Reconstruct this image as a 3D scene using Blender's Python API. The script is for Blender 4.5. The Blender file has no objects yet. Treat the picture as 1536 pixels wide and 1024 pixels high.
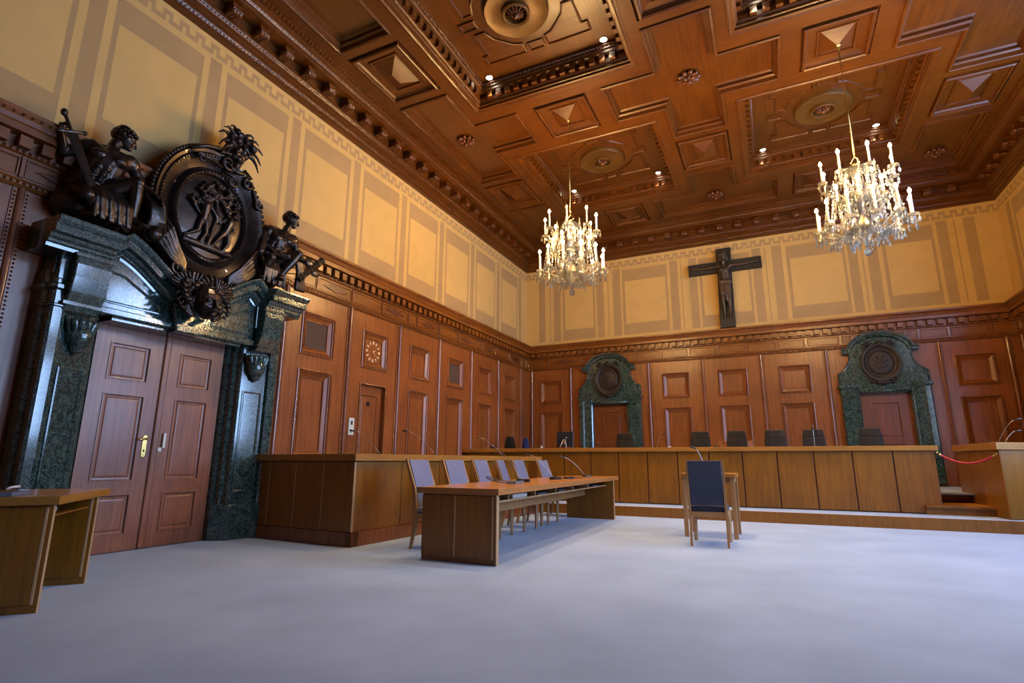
import bpy, bmesh, math, random
from mathutils import Vector, Matrix
random.seed(7)
PI = math.pi
sc = bpy.context.scene
col = sc.collection
W = 12.42; DY = -20.0; HC = 7.9; Z1 = 7.25; ZC = 4.64
CX, CY, CZ = 7.0733, -15.9093, 1.06

# ------------------------------------------------------------------ materials
def new_mat(name):
    m = bpy.data.materials.new(name); m.use_nodes = True
    nt = m.node_tree
    return m, nt, nt.nodes['Principled BSDF']

def N(nt, typ, **kw):
    n = nt.nodes.new(typ)
    for k, v in kw.items():
        setattr(n, k, v)
    return n

def ramp(nt, stops):
    r = nt.nodes.new('ShaderNodeValToRGB')
    e = r.color_ramp.elements
    while len(e) < len(stops): e.new(0.5)
    for i, (p, c) in enumerate(stops):
        e[i].position = p; e[i].color = (*c, 1)
    return r

def wood(name, dark, light, axis='z', rough=.32, coat=.25, scale=1.0, spec=.5, bump=.08):
    m, nt, b = new_mat(name)
    tc = N(nt, 'ShaderNodeTexCoord'); mp = N(nt, 'ShaderNodeMapping')
    s = {'x': (1.2, 22, 22), 'y': (22, 1.2, 22), 'z': (22, 22, 1.2)}[axis]
    mp.inputs['Scale'].default_value = tuple(v*scale for v in s)
    nt.links.new(tc.outputs['Object'], mp.inputs['Vector'])
    n1 = N(nt, 'ShaderNodeTexNoise'); n1.inputs['Scale'].default_value = 1.0
    n1.inputs['Detail'].default_value = 6; n1.inputs['Roughness'].default_value = .6; n1.inputs['Distortion'].default_value = .7
    nt.links.new(mp.outputs[0], n1.inputs['Vector'])
    n2 = N(nt, 'ShaderNodeTexNoise'); n2.inputs['Scale'].default_value = 1.3; n2.inputs['Detail'].default_value = 3
    nt.links.new(tc.outputs['Object'], n2.inputs['Vector'])
    mx = N(nt, 'ShaderNodeMath', operation='MULTIPLY_ADD'); mx.inputs[1].default_value = .7
    nt.links.new(n1.outputs['Fac'], mx.inputs[0])
    m2 = N(nt, 'ShaderNodeMath', operation='MULTIPLY'); m2.inputs[1].default_value = .3
    nt.links.new(n2.outputs['Fac'], m2.inputs[0]); nt.links.new(m2.outputs[0], mx.inputs[2])
    r = ramp(nt, [(.34, dark), (.66, light)])
    nt.links.new(mx.outputs[0], r.inputs[0]); nt.links.new(r.outputs[0], b.inputs['Base Color'])
    b.inputs['Roughness'].default_value = rough
    b.inputs['Specular IOR Level'].default_value = spec
    b.inputs['Coat Weight'].default_value = coat; b.inputs['Coat Roughness'].default_value = .2
    bp = N(nt, 'ShaderNodeBump'); bp.inputs['Strength'].default_value = bump; bp.inputs['Distance'].default_value = .01
    nt.links.new(n1.outputs['Fac'], bp.inputs['Height']); nt.links.new(bp.outputs[0], b.inputs['Normal'])
    return m

def plain(name, c, rough=.5, metal=0, var=0.0, nscale=8, coat=0, bump=0, emit=None, es=0):
    m, nt, b = new_mat(name)
    b.inputs['Roughness'].default_value = rough; b.inputs['Metallic'].default_value = metal
    b.inputs['Coat Weight'].default_value = coat
    tc = N(nt, 'ShaderNodeTexCoord')
    n = N(nt, 'ShaderNodeTexNoise'); n.inputs['Scale'].default_value = nscale; n.inputs['Detail'].default_value = 4
    nt.links.new(tc.outputs['Object'], n.inputs['Vector'])
    v = max(var, .02)
    r = ramp(nt, [(.3, tuple(max(0, x*(1-v)) for x in c)), (.7, tuple(min(1, x*(1+v)) for x in c))])
    nt.links.new(n.outputs['Fac'], r.inputs[0]); nt.links.new(r.outputs[0], b.inputs['Base Color'])
    if bump:
        bp = N(nt, 'ShaderNodeBump'); bp.inputs['Strength'].default_value = bump; bp.inputs['Distance'].default_value = .02
        nt.links.new(n.outputs['Fac'], bp.inputs['Height']); nt.links.new(bp.outputs[0], b.inputs['Normal'])
    if emit:
        b.inputs['Emission Color'].default_value = (*emit, 1); b.inputs['Emission Strength'].default_value = es
    return m

M = {}
M['wall_wood'] = wood('wall_oak', (.145, .039, .007), (.325, .100, .019), 'z', .36, .18)
M['wall_wood_h'] = wood('wall_oak_horizontal', (.115, .031, .003), (.26, .082, .008), 'y', .36, .18)
M['carved'] = wood('carved_oak', (.070, .018, .006), (.15, .042, .014), 'z', .38, .3)
M['strip'] = wood('pilaster_oak', (.16, .05, .024), (.27, .10, .05), 'z', .24, .6)
M['ceil'] = wood('ceiling_oak', (.058, .0140, .0003), (.130, .0365, .0008), 'x', .38, .1)
M['ceil_dk'] = wood('ceiling_oak_carved', (.06, .015, .001), (.16, .042, .002), 'x', .36, .25)
M['ceil_panel'] = wood('ceiling_oak_panel', (.055, .014, .0006), (.135, .040, .0015), 'y', .36, .25)
M['bench'] = wood('bench_oak', (.17, .060, .004), (.30, .112, .007), 'z', .38, .1, 1.4)
M['bench_top'] = wood('bench_top_oak', (.29, .12, .018), (.44, .195, .036), 'x', .3, .25, 1.4)
M['desk_top'] = wood('desk_top_oak', (.32, .125, .036), (.46, .20, .062), 'y', .26, .35, 1.4)
M['pale'] = wood('pale_oak_edge', (.42, .24, .11), (.55, .33, .16), 'z', .4, .1)
M['chair_wood'] = wood('chair_beech', (.30, .15, .055), (.44, .24, .095), 'z', .35, .2)
M['door'] = wood('door_oak', (.15, .048, .020), (.31, .11, .048), 'z', .38, .25)
M['door_dark'] = wood('shaded_door_oak', (.10, .024, .004), (.21, .055, .010), 'z', .42, .1)  # back portal doors: shadow of the recess put into a darker wood colour
M['cream'] = plain('cream_plaster', (.62, .405, .135), .85, var=.05, nscale=2.5)
M['tan'] = plain('tan_painted_plaster', (.425, .275, .115), .85, var=.05, nscale=3)
M['grille'] = plain('brown_cloth_grille', (.085, .05, .03), .9, var=.1, nscale=60)
M['bronze'] = plain('dark_bronze', (.040, .028, .022), .33, metal=.75, var=.35, nscale=7, coat=.15)
M['bronze_crucifix'] = plain('crucifix_bronze', (.075, .052, .034), .45, metal=.55, var=.4, nscale=9)
M['cross_wood'] = plain('black_cross_timber', (.012, .009, .007), .55, var=.3, nscale=12)
M['navy'] = plain('navy_upholstery', (.030, .040, .075), .62, var=.12, nscale=90)
M['slate'] = plain('slate_blue_upholstery', (.13, .145, .24), .6, var=.1, nscale=90)
M['leather'] = plain('black_leather', (.007, .007, .009), .42, var=.2, nscale=30)
M['leather_b'] = plain('brown_black_leather', (.012, .010, .010), .48, var=.2, nscale=30)
M['black'] = plain('black_plastic', (.012, .012, .014), .35)
M['grey'] = plain('grey_plastic', (.10, .13, .18), .4)
M['steel'] = plain('brushed_steel', (.42, .40, .38), .28, metal=1)
M['brass'] = plain('polished_brass', (.75, .52, .16), .22, metal=1)
M['gilt'] = plain('gilt_numerals', (.90, .68, .36), .45, metal=.1)
M['white'] = plain('white_plastic', (.62, .65, .58), .4)
M['paper'] = plain('pale_paper', (.62, .62, .60), .7)
M['blue'] = plain('blue_fabric', (.012, .03, .16), .7)
M['black_cloth'] = plain('black_fabric', (.010, .010, .011), .8)
M['screen'] = plain('monitor_back', (.016, .02, .03), .3)
M['red'] = plain('red_rope', (.42, .01, .03), .6, var=.2, nscale=60)
M['card'] = plain('orange_card', (.50, .20, .08), .7)
M['wax'] = plain('ivory_candle', (.85, .80, .66), .4)
M['dark'] = plain('dark_recess', (.01, .008, .006), .9)
M['medal'] = plain('bronze_green_disc', (.13, .060, .010), .42, metal=.25, var=.15, nscale=5)
M['window_wood'] = plain('window_frame_paint', (.5, .45, .36), .5)

M['bronze_dull'] = plain('dull_carved_bronze', (.030, .020, .014), .55, metal=.3, var=.4, nscale=18)
for k_ in ('leather', 'leather_b'): M[k_].node_tree.nodes['Principled BSDF'].inputs['Specular IOR Level'].default_value = .22
def carpet():
    m, nt, b = new_mat('grey_carpet')
    tc = N(nt, 'ShaderNodeTexCoord')
    n = N(nt, 'ShaderNodeTexNoise'); n.inputs['Scale'].default_value = 160; n.inputs['Detail'].default_value = 3
    n2 = N(nt, 'ShaderNodeTexNoise'); n2.inputs['Scale'].default_value = 1.4; n2.inputs['Detail'].default_value = 4
    nt.links.new(tc.outputs['Object'], n.inputs['Vector']); nt.links.new(tc.outputs['Object'], n2.inputs['Vector'])
    a = N(nt, 'ShaderNodeMath', operation='MULTIPLY_ADD'); a.inputs[1].default_value = .5
    nt.links.new(n.outputs['Fac'], a.inputs[0])
    a2 = N(nt, 'ShaderNodeMath', operation='MULTIPLY'); a2.inputs[1].default_value = .5
    nt.links.new(n2.outputs['Fac'], a2.inputs[0]); nt.links.new(a2.outputs[0], a.inputs[2])
    r = ramp(nt, [(.36, (.175, .23, .345)), (.64, (.25, .325, .485))])
    nt.links.new(a.outputs[0], r.inputs[0]); nt.links.new(r.outputs[0], b.inputs['Base Color'])
    b.inputs['Roughness'].default_value = .95; b.inputs['Specular IOR Level'].default_value = .15
    b.inputs['Sheen Weight'].default_value = .3; b.inputs['Sheen Roughness'].default_value = .5
    bp = N(nt, 'ShaderNodeBump'); bp.inputs['Strength'].default_value = .35; bp.inputs['Distance'].default_value = .004
    nt.links.new(n.outputs['Fac'], bp.inputs['Height']); nt.links.new(bp.outputs[0], b.inputs['Normal'])
    return m
M['carpet'] = carpet()

def marble():
    m, nt, b = new_mat('green_marble')
    tc = N(nt, 'ShaderNodeTexCoord')
    n = N(nt, 'ShaderNodeTexNoise'); n.inputs['Scale'].default_value = 9; n.inputs['Detail'].default_value = 9
    n.inputs['Roughness'].default_value = .7; n.inputs['Distortion'].default_value = 1.6
    nt.links.new(tc.outputs['Object'], n.inputs['Vector'])
    n3 = N(nt, 'ShaderNodeTexNoise'); n3.inputs['Scale'].default_value = 7; n3.inputs['Detail'].default_value = 12
    n3.inputs['Roughness'].default_value = .72; n3.inputs['Distortion'].default_value = 2.6
    nt.links.new(tc.outputs['Object'], n3.inputs['Vector'])
    r = ramp(nt, [(.35, (.005, .016, .015)), (.55, (.016, .044, .038)), (.72, (.055, .12, .105))])
    nt.links.new(n.outputs['Fac'], r.inputs[0])
    v = ramp(nt, [(.475, (0, 0, 0)), (.498, (1, 1, 1)), (.52, (0, 0, 0))])
    nt.links.new(n3.outputs['Fac'], v.inputs[0])
    mx = N(nt, 'ShaderNodeMixRGB'); mx.inputs[2].default_value = (.30, .40, .36, 1)
    ml = N(nt, 'ShaderNodeMath', operation='MULTIPLY'); ml.inputs[1].default_value = .42
    nt.links.new(v.outputs[0], ml.inputs[0]); nt.links.new(ml.outputs[0], mx.inputs[0])
    nt.links.new(r.outputs[0], mx.inputs[1]); nt.links.new(mx.outputs[0], b.inputs['Base Color'])
    b.inputs['Roughness'].default_value = .14; b.inputs['Specular IOR Level'].default_value = .7
    b.inputs['Coat Weight'].default_value = .5; b.inputs['Coat Roughness'].default_value = .08
    return m
M['marble'] = marble()

def emis(name, c, s):
    m = bpy.data.materials.new(name); m.use_nodes = True; nt = m.node_tree
    nt.nodes.clear(); e = N(nt, 'ShaderNodeEmission'); o = N(nt, 'ShaderNodeOutputMaterial')
    e.inputs[0].default_value = (*c, 1); e.inputs[1].default_value = s
    nt.links.new(e.outputs[0], o.inputs[0]); return m
M['bulb'] = emis('candle_bulb', (1, .60, .22), 1380)
M['bulb_off'] = plain('unlit_candle_bulb', (.8, .76, .62), .2)
M['spot'] = emis('spot_lens', (1, .86, .62), 30)

def crystal():
    m = bpy.data.materials.new('cut_crystal'); m.use_nodes = True; nt = m.node_tree; nt.nodes.clear()
    o = N(nt, 'ShaderNodeOutputMaterial'); g = N(nt, 'ShaderNodeBsdfGlossy'); t = N(nt, 'ShaderNodeBsdfTransparent')
    d = N(nt, 'ShaderNodeBsdfTranslucent'); f = N(nt, 'ShaderNodeFresnel'); f.inputs[0].default_value = 1.7
    tc = N(nt, 'ShaderNodeTexCoord'); nz = N(nt, 'ShaderNodeTexNoise'); nz.inputs['Scale'].default_value = 40
    nt.links.new(tc.outputs['Object'], nz.inputs['Vector'])
    r = ramp(nt, [(.35, (.55, .55, .55)), (.65, (.95, .95, .95))]); nt.links.new(nz.outputs['Fac'], r.inputs[0])
    g.inputs['Roughness'].default_value = .08; d.inputs[0].default_value = (1, .95, .80, 1)
    m1 = N(nt, 'ShaderNodeMixShader'); m2 = N(nt, 'ShaderNodeMixShader')
    nt.links.new(r.outputs[0], m1.inputs[0])
    nt.links.new(t.outputs[0], m1.inputs[1]); nt.links.new(d.outputs[0], m1.inputs[2])
    nt.links.new(f.outputs[0], m2.inputs[0]); nt.links.new(m1.outputs[0], m2.inputs[1]); nt.links.new(g.outputs[0], m2.inputs[2])
    nt.links.new(m2.outputs[0], o.inputs[0]); return m
M['crystal'] = crystal()

# ------------------------------------------------------------------ frames
LW = lambda u, v, w: (w, u, v)              # left wall: u = y, v = z, w = out of the wall
BW = lambda u, v, w: (u, -w, v)             # back wall: u = x, v = z
RW = lambda u, v, w: (W-w, u, v)            # right wall
FW = lambda u, v, w: (u, DY+w, v)           # wall behind the camera
CE = lambda u, v, w: (u, v, HC-w)           # ceiling: w downwards
FL = lambda u, v, w: (u, v, w)

def offset(poly, d):
    n = len(poly)
    area = sum(poly[i][0]*poly[(i+1) % n][1]-poly[(i+1) % n][0]*poly[i][1] for i in range(n))
    s = 1 if area > 0 else -1
    out = []
    for i in range(n):
        a, b, c = Vector(poly[i-1]), Vector(poly[i]), Vector(poly[(i+1) % n])
        e1 = (b-a).normalized(); e2 = (c-b).normalized()
        n1 = Vector((-e1.y, e1.x))*s; n2 = Vector((-e2.y, e2.x))*s
        k = n1+n2; q = k.dot(n1)
        if abs(q) < 1e-6: p = b+n1*d
        else: p = b+k*(d/q)
        out.append((p.x, p.y))
    return out

class MB:
    def __init__(self): self.v = []; self.f = []; self.m = []; self.mi = 0; self.F = FL
    def vert(self, u, v, w): self.v.append(self.F(u, v, w)); return len(self.v)-1
    def face(self, ids): self.f.append(tuple(ids)); self.m.append(self.mi)
    def quad(self, a, b, c, d): self.face([self.vert(*p) for p in (a, b, c, d)])
    def box(self, u0, v0, w0, u1, v1, w1, top=None):
        t = top or (0, 0)
        c = [self.vert(*p) for p in ((u0, v0, w0), (u1, v0, w0), (u1, v1, w0), (u0, v1, w0),
             (u0+t[0], v0+t[1], w1), (u1-t[0], v0+t[1], w1), (u1-t[0], v1-t[1], w1), (u0+t[0], v1-t[1], w1))]
        for q in ((3, 2, 1, 0), (4, 5, 6, 7), (0, 1, 5, 4), (1, 2, 6, 5), (2, 3, 7, 6), (3, 0, 4, 7)):
            self.face([c[i] for i in q])
        return self
    def ring(self, poly, prof, cap=True, base=False):
        """stack of mitred offsets of a polygon: prof = (inset, height) pairs"""
        loops = [[self.vert(x, y, w) for x, y in offset(poly, d)] for d, w in prof]
        n = len(poly)
        for a, b in zip(loops, loops[1:]):
            for i in range(n): self.face((a[i], a[(i+1) % n], b[(i+1) % n], b[i]))
        if cap: self.face(loops[-1])
        if base: self.face(loops[0][::-1])
        return self
    def rect(self, u0, v0, u1, v1, prof, cap=True, base=False):
        return self.ring([(u0, v0), (u1, v0), (u1, v1), (u0, v1)], prof, cap, base)
    def board(self, u0, v0, u1, v1, w, holes):
        us = sorted({u0, u1, *[h[i] for h in holes for i in (0, 2)]}); vs = sorted({v0, v1, *[h[i] for h in holes for i in (1, 3)]})
        us = [u for u in us if u0 <= u <= u1]; vs = [v for v in vs if v0 <= v <= v1]
        for a, b in zip(us, us[1:]):
            for c, d in zip(vs, vs[1:]):
                x, y = (a+b)/2, (c+d)/2
                if any(h[0] < x < h[2] and h[1] < y < h[3] for h in holes): continue
                self.quad((a, c, w), (b, c, w), (b, d, w), (a, d, w))
        return self
    def bead_rect(self, u0, v0, u1, v1, w, step=.045, r=.012):
        for (a, b, c, d) in ((u0, v0, u1, v0), (u1, v0, u1, v1), (u1, v1, u0, v1), (u0, v1, u0, v0)):
            L = math.hypot(c-a, d-b); n = max(1, int(L/step))
            for i in range(n):
                t = (i+.5)/n; self.octa(a+(c-a)*t, b+(d-b)*t, w, r*1.35, r)
        return self
    def octa(self, u, v, w, r, h):
        c = [self.vert(u-r, v, w), self.vert(u, v-r, w), self.vert(u+r, v, w), self.vert(u, v+r, w), self.vert(u, v, w+h)]
        for i in range(4): self.face((c[i], c[(i+1) % 4], c[4]))
    def prism(self, pts, w0, w1, bev=0):
        """closed polygon (u,v) extruded in w"""
        if bev: return self.ring(pts, [(0, w0), (0, w1-bev), (bev, w1)], base=True)
        return self.ring(pts, [(0, w0), (0, w1)], base=True)
    def tube(self, pts, rad, seg=8, cap=True):
        pts = [Vector(p) for p in pts]; n = len(pts)
        if not isinstance(rad, (list, tuple)): rad = [rad]*n
        T0 = (pts[1]-pts[0]).normalized(); up = Vector((0, 0, 1)) if abs(T0.z) < .9 else Vector((1, 0, 0))
        X = T0.cross(up).normalized(); loops = []
        for i, p in enumerate(pts):
            T = ((pts[min(i+1, n-1)]-pts[max(i-1, 0)])).normalized()
            X = (X-T*X.dot(T))
            if X.length < 1e-5: X = T.orthogonal()
            X.normalize(); Y = T.cross(X)
            loops.append([self.vert(*(p+(X*math.cos(2*PI*k/seg)+Y*math.sin(2*PI*k/seg))*rad[i])) for k in range(seg)])
        for a, b in zip(loops, loops[1:]):
            for k in range(seg): self.face((a[k], a[(k+1) % seg], b[(k+1) % seg], b[k]))
        if cap: self.face(loops[0][::-1]); self.face(loops[-1])
        return self
    def lathe(self, prof, c=(0, 0, 0), seg=16, ax='z', sx=1, sy=1, wob=None, cap=True):
        """prof = (radius, height) pairs about an axis through c"""
        loops = []
        for r, h in prof:
            L = []
            for k in range(seg):
                a = 2*PI*k/seg; rr = r*(wob(a, r, h) if wob else 1)
                x, y = rr*math.cos(a)*sx, rr*math.sin(a)*sy
                if ax == 'z': q = (c[0]+x, c[1]+y, c[2]+h)
                elif ax == 'x': q = (c[0]+h, c[1]+x, c[2]+y)
                else: q = (c[0]+x, c[1]+h, c[2]+y)
                L.append(self.vert(*q))
            loops.append(L)
        for a, b in zip(loops, loops[1:]):
            for k in range(seg): self.face((a[k], a[(k+1) % seg], b[(k+1) % seg], b[k]))
        if cap: self.face(loops[0][::-1]); self.face(loops[-1])
        return self
    def ell(self, c, r, seg=12, rings=8):
        if not isinstance(r, (tuple, list)): r = (r, r, r)
        prof = [(math.sin(PI*i/rings), -math.cos(PI*i/rings)) for i in range(rings+1)]
        bot = self.vert(c[0], c[1], c[2]-r[2]); top = self.vert(c[0], c[1], c[2]+r[2]); L = []
        for s, h in prof[1:-1]:
            L.append([self.vert(c[0]+r[0]*s*math.cos(2*PI*k/seg), c[1]+r[1]*s*math.sin(2*PI*k/seg), c[2]+r[2]*h) for k in range(seg)])
        for k in range(seg):
            self.face((bot, L[0][(k+1) % seg], L[0][k])); self.face((top, L[-1][k], L[-1][(k+1) % seg]))
        for a, b in zip(L, L[1:]):
            for k in range(seg): self.face((a[k], a[(k+1) % seg], b[(k+1) % seg], b[k]))
        return self
    def cap(self, a, b, ra, rb, seg=10):
        """tapered capsule between two points"""
        a, b = Vector(a), Vector(b); T = (b-a)
        if T.length < 1e-5: return self.ell(a, ra)
        T.normalize(); pts = []; rad = []
        for i in range(4):
            t = i/3*PI/2*.96; pts.append(a-T*ra*math.cos(t+.05)); rad.append(ra*math.sin(t+.08))
        for i in range(4):
            t = (3-i)/3*PI/2*.96; pts.append(b+T*rb*math.cos(t+.05)); rad.append(rb*math.sin(t+.08))
        return self.tube(pts, rad, seg)
    def build(self, name, mats, parent=None, smooth=False, loc=None, rotz=0, bevel=0, angle=None):
        me = bpy.data.meshes.new(name); me.from_pydata([tuple(v) for v in self.v], [], self.f)
        for m in (mats if isinstance(mats, (list, tuple)) else [mats]): me.materials.append(m)
        for p, i in zip(me.polygons, self.m): p.material_index = i
        bm = bmesh.new(); bm.from_mesh(me); bmesh.ops.recalc_face_normals(bm, faces=bm.faces); bm.to_mesh(me); bm.free()
        if smooth:
            for p in me.polygons: p.use_smooth = True
            if angle:
                me.set_sharp_from_angle(angle=math.radians(angle))
        me.update()
        o = bpy.data.objects.new(name, me); col.objects.link(o)
        if parent: o.parent = parent
        if loc: o.location = loc
        if rotz: o.rotation_euler = (0, 0, rotz)
        if bevel:
            b = o.modifiers.new('bevel', 'BEVEL'); b.width = bevel; b.segments = 2; b.limit_method = 'ANGLE'
        return o

def tag(o, label=None, cat=None, group=None, kind=None):
    if label: o['label'] = label
    if cat: o['category'] = cat
    if group: o['group'] = group
    if kind: o['kind'] = kind
    return o
def empty(name, loc=(0, 0, 0), rz=0):
    o = bpy.data.objects.new(name, None); o.empty_display_size = .1; o.location = loc; o.rotation_euler = (0, 0, rz)
    col.objects.link(o); return o
def copy_tree(o, parent=None):
    c = o.copy(); col.objects.link(c); c.parent = parent
    for ch in list(o.children): copy_tree(ch, c)
    return c
def struct(o): o['kind'] = 'structure'; return o

# ------------------------------------------------------------------ room shell
b = MB(); b.quad((-.3, DY-.3, 0), (W+.3, DY-.3, 0), (W+.3, .3, 0), (-.3, .3, 0)); struct(b.build('floor', M['carpet']))

KEY = ['1111110000', '1111110000', '1100110000', '1100111111', '1100111111']
def plaster(F, u0, u1, tans, inner, name, holes=()):
    """painted plaster: tans = (ua, ub, va, vb) tan zones, inner = cream rectangles inside them"""
    b = MB(); b.F = F
    kz0, kz1 = 6.98, 7.17; ch = (kz1-kz0)/5; cw = .024
    us = sorted({u0, u1, *[t[i] for t in tans for i in (0, 1)], *[t[i] for t in inner for i in (0, 1)], *[h[i] for h in holes for i in (0, 2)]})
    vs = sorted({4.4, kz0, *[t[i] for t in tans for i in (2, 3)], *[t[i] for t in inner for i in (2, 3)], *[h[i] for h in holes for i in (1, 3) if h[i] > 4.4]})
    us = [u for u in us if u0 <= u <= u1]; vs = [v for v in vs if v <= kz0]
    for a, c in zip(us, us[1:]):
        for d, e in zip(vs, vs[1:]):
            x, y = (a+c)/2, (d+e)/2
            if any(h[0] < x < h[2] and h[1] < y < h[3] for h in holes): continue
            t = any(q[0] < x < q[1] and q[2] < y < q[3] for q in tans) and not any(q[0] < x < q[1] and q[2] < y < q[3] for q in inner)
            b.mi = 1 if t else 0
            b.quad((a, d, 0), (c, d, 0), (c, e, 0), (a, e, 0))
    n = int((u1-u0)/cw)
    for r in range(5):
        z1 = kz1-r*ch; z0 = z1-ch; k = 0
        while k < n:
            v = KEY[r][k % 10]; j = k
            while j < n and KEY[r][j % 10] == v: j += 1
            b.mi = int(v); e = u1 if j >= n else u0+j*cw
            b.quad((u0+k*cw, z0, 0), (e, z0, 0), (e, z1, 0), (u0+k*cw, z1, 0)); k = j
    b.mi = 0; b.quad((u0, kz1, 0), (u1, kz1, 0), (u1, HC+.5, 0), (u0, HC+.5, 0))
    b.mi = 2; b.board(u0, 0, u1, 4.4, 0, [h for h in holes])
    return struct(b.build(name, [M['cream'], M['tan'], M['wall_wood']]))

FZ = (4.80, 6.87); IZ = (5.14, 6.49)
tl, il = [], []
for k in range(13):
    c = -.56-1.56*k
    tl.append((c-.095, c+.095, FZ[0], 6.93))
    a, e = c-1.56+.19, c-.19
    tl.append((a, e, *FZ)); il.append((a+.065, e-.065, *IZ))
wl = plaster(LW, DY, 0, [t for t in tl if t[0] > DY], il, 'wall_left')
tb, ib = [], []
def bay(a, e):
    tb.append((a, e, *FZ)); ib.append((a+.08, e-.06, *IZ))
for a, e in ((.44, .66), (.82, .85), (.96, 1.2), (2.41, 2.64), (2.77, 2.80), (2.94, 3.18), (4.69, 4.92), (5.0, 5.03), (5.24, 5.46), (6.96, 7.19), (7.29, 7.32), (7.47, 7.72)): tb.append((a, e, FZ[0], 6.93))
bay(1.27, 2.35); bay(3.24, 4.61); bay(5.52, 6.90); bay(7.82, 9.2)
for a, e in ((9.26, 9.47), (9.56, 9.59), (9.68, 9.92), (11.2, 11.42), (11.55, 11.58), (11.74, 11.97)): tb.append((a, e, FZ[0], 6.93))
bay(10.02, 11.12)
plaster(BW, 0, W, tb, ib, 'wall_back')
# right wall with four tall windows (the daylight of the room)
WIN = [(-5.6, .95), (-8.6, .95), (-11.6, .6)]
holes = [(c-h, 1.6, c+h, 6.75) for c, h in WIN]
tr, ir = [], []
for k in range(1, 4): pass
tr.append((-.72, -.50, FZ[0], 6.93)); tr.append((-2.9, -.82, *FZ)); ir.append((-2.8, -.92, *IZ)); tr.append((-3.4, -3.1, FZ[0], 6.93))
plaster(RW, DY, 0, tr, ir, 'wall_right', holes)
plaster(FW, 0, W, [], [], 'wall_front')

# window frames (out of the picture: the photo shows only their light)
for i, (c, h) in enumerate(WIN):
    b = MB(); b.F = RW
    u0, u1, v0, v1 = c-h, c+h, 1.6, 6.75
    b.board(u0, v0, u1, v1, -.22, [(u0+.08, v0+.08, u1-.08, v1-.08)])
    for s in (u0, u1): b.quad((s, v0, 0), (s, v1, 0), (s, v1, -.3), (s, v0, -.3))
    for s in (v0, v1): b.quad((u0, s, 0), (u1, s, 0), (u1, s, -.3), (u0, s, -.3))
    for q in (-.36*h, .36*h): b.box(c+q-.03, v0, -.26, c+q+.03, v1, -.2)
    for q in (2.9, 4.2, 5.5): b.box(u0, q-.03, -.26, u1, q+.03, -.2)
    struct(b.build('window_%d' % (i+1), M['window_wood']))

# ------------------------------------------------------------------ wood panelling
def field(b, u0, v0, u1, v1, w, kind='raised', beads=True):
    """coffered panel let into the board at height w"""
    prof = [(0, w), (0, w+.018), (.018, w+.024), (.026, w+.006), (.046, w+.004), (.05, w+.014), (.06, w+.008), (.068, w-.012), (.128, w-.046)]
    if kind == 'raised': prof += [(.13, w-.034), (.143, w-.034), (.147, w-.056)]
    elif kind == 'grille': prof += [(.13, w-.03), (.142, w-.03), (.145, w-.05)]
    b.mi = 0; b.rect(u0, v0, u1, v1, prof, cap=False)
    L = prof[-1]
    b.mi = 2 if kind == 'grille' else 0
    b.rect(u0, v0, u1, v1, [L, (L[0]+.002, L[1])])
    if beads: b.mi = 1; b.bead_rect(u0+.036, v0+.036, u1-.036, v1-.036, w+.004, .046, .016)
    b.mi = 0

PW = .09
def bay_panel(F, c, half, parent_name, kind='raised', door=False, low=.0):
    b = MB(); b.F = F
    u0, u1 = c-half, c+half
    up = (c-.385, 2.79, c+.385, 3.53); lo = (c-.385, 1.06, c+.385, 2.55); ba = (c-.385, .3, c+.385, .86)
    if door: lo = (c-.385, .1, c+.385, 2.50); ba = None
    hs = [up, lo]+([ba] if ba else [])
    b.board(u0, 0, u1, 3.88, PW, hs)
    field(b, *up, PW, kind)
    if door:
        b.mi = 0; b.rect(*lo, [(0, PW), (0, PW+.018), (.022, PW+.022), (.03, PW), (.035, PW-.09)], cap=False)
        b.mi = 1; b.bead_rect(lo[0]+.02, lo[1], lo[2]-.02, lo[3]-.02, PW+.022, .05, .013)
    else:
        field(b, *lo, PW); field(b, *ba, PW, beads=False)
    return b.build('wood_panel', [M['wall_wood'], M['carved'], M['grille']])

def pilaster(F, c):
    b = MB(); b.F = F
    b.box(c-.075, 0, PW-.02, c+.075, 3.86, PW+.012)
    b.mi = 1
    n = 8
    for i in range(n):
        a0, a1 = PI*i/n, PI*(i+1)/n; r = .034
        p = lambda a, z: (c+r*math.cos(a), z, PW+.012+r*1.1*math.sin(a))
        b.quad(p(a0, 0), p(a1, 0), p(a1, 3.86), p(a0, 3.86))
    b.mi = 2
    for s in (-.056, .056):
        z = .3
        while z < 3.84:
            b.octa(c+s, z, PW+.012, .016, .014); z += .045
    return b.build('pilaster', [M['wall_wood'], M['strip'], M['carved']])

LP = [-.73, -2.27, -3.81, -5.33, -6.86, -8.37, -9.88]
panels = struct(empty('trim_1')); panels['label'] = 'red-brown oak wall panelling with pilaster strips'
def own(o): o.parent = panels; return o
kinds = ['raised', 'raised', 'grille', 'raised', 'raised', 'grille']
for i in range(6):
    a, c = LP[i+1], LP[i]; own(bay_panel(LW, (a+c)/2, abs(c-a)/2, 'l', kinds[i] if i != 4 else 'raised', door=(i == 4)))
own(bay_panel(LW, -.365, .365, 'l')) if False else None
b = MB(); b.F = LW; b.board(-.73, 0, 0, 3.88, PW, []); own(b.build('wood_panel', M['wall_wood']))
for y in LP: own(pilaster(LW, y))
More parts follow.
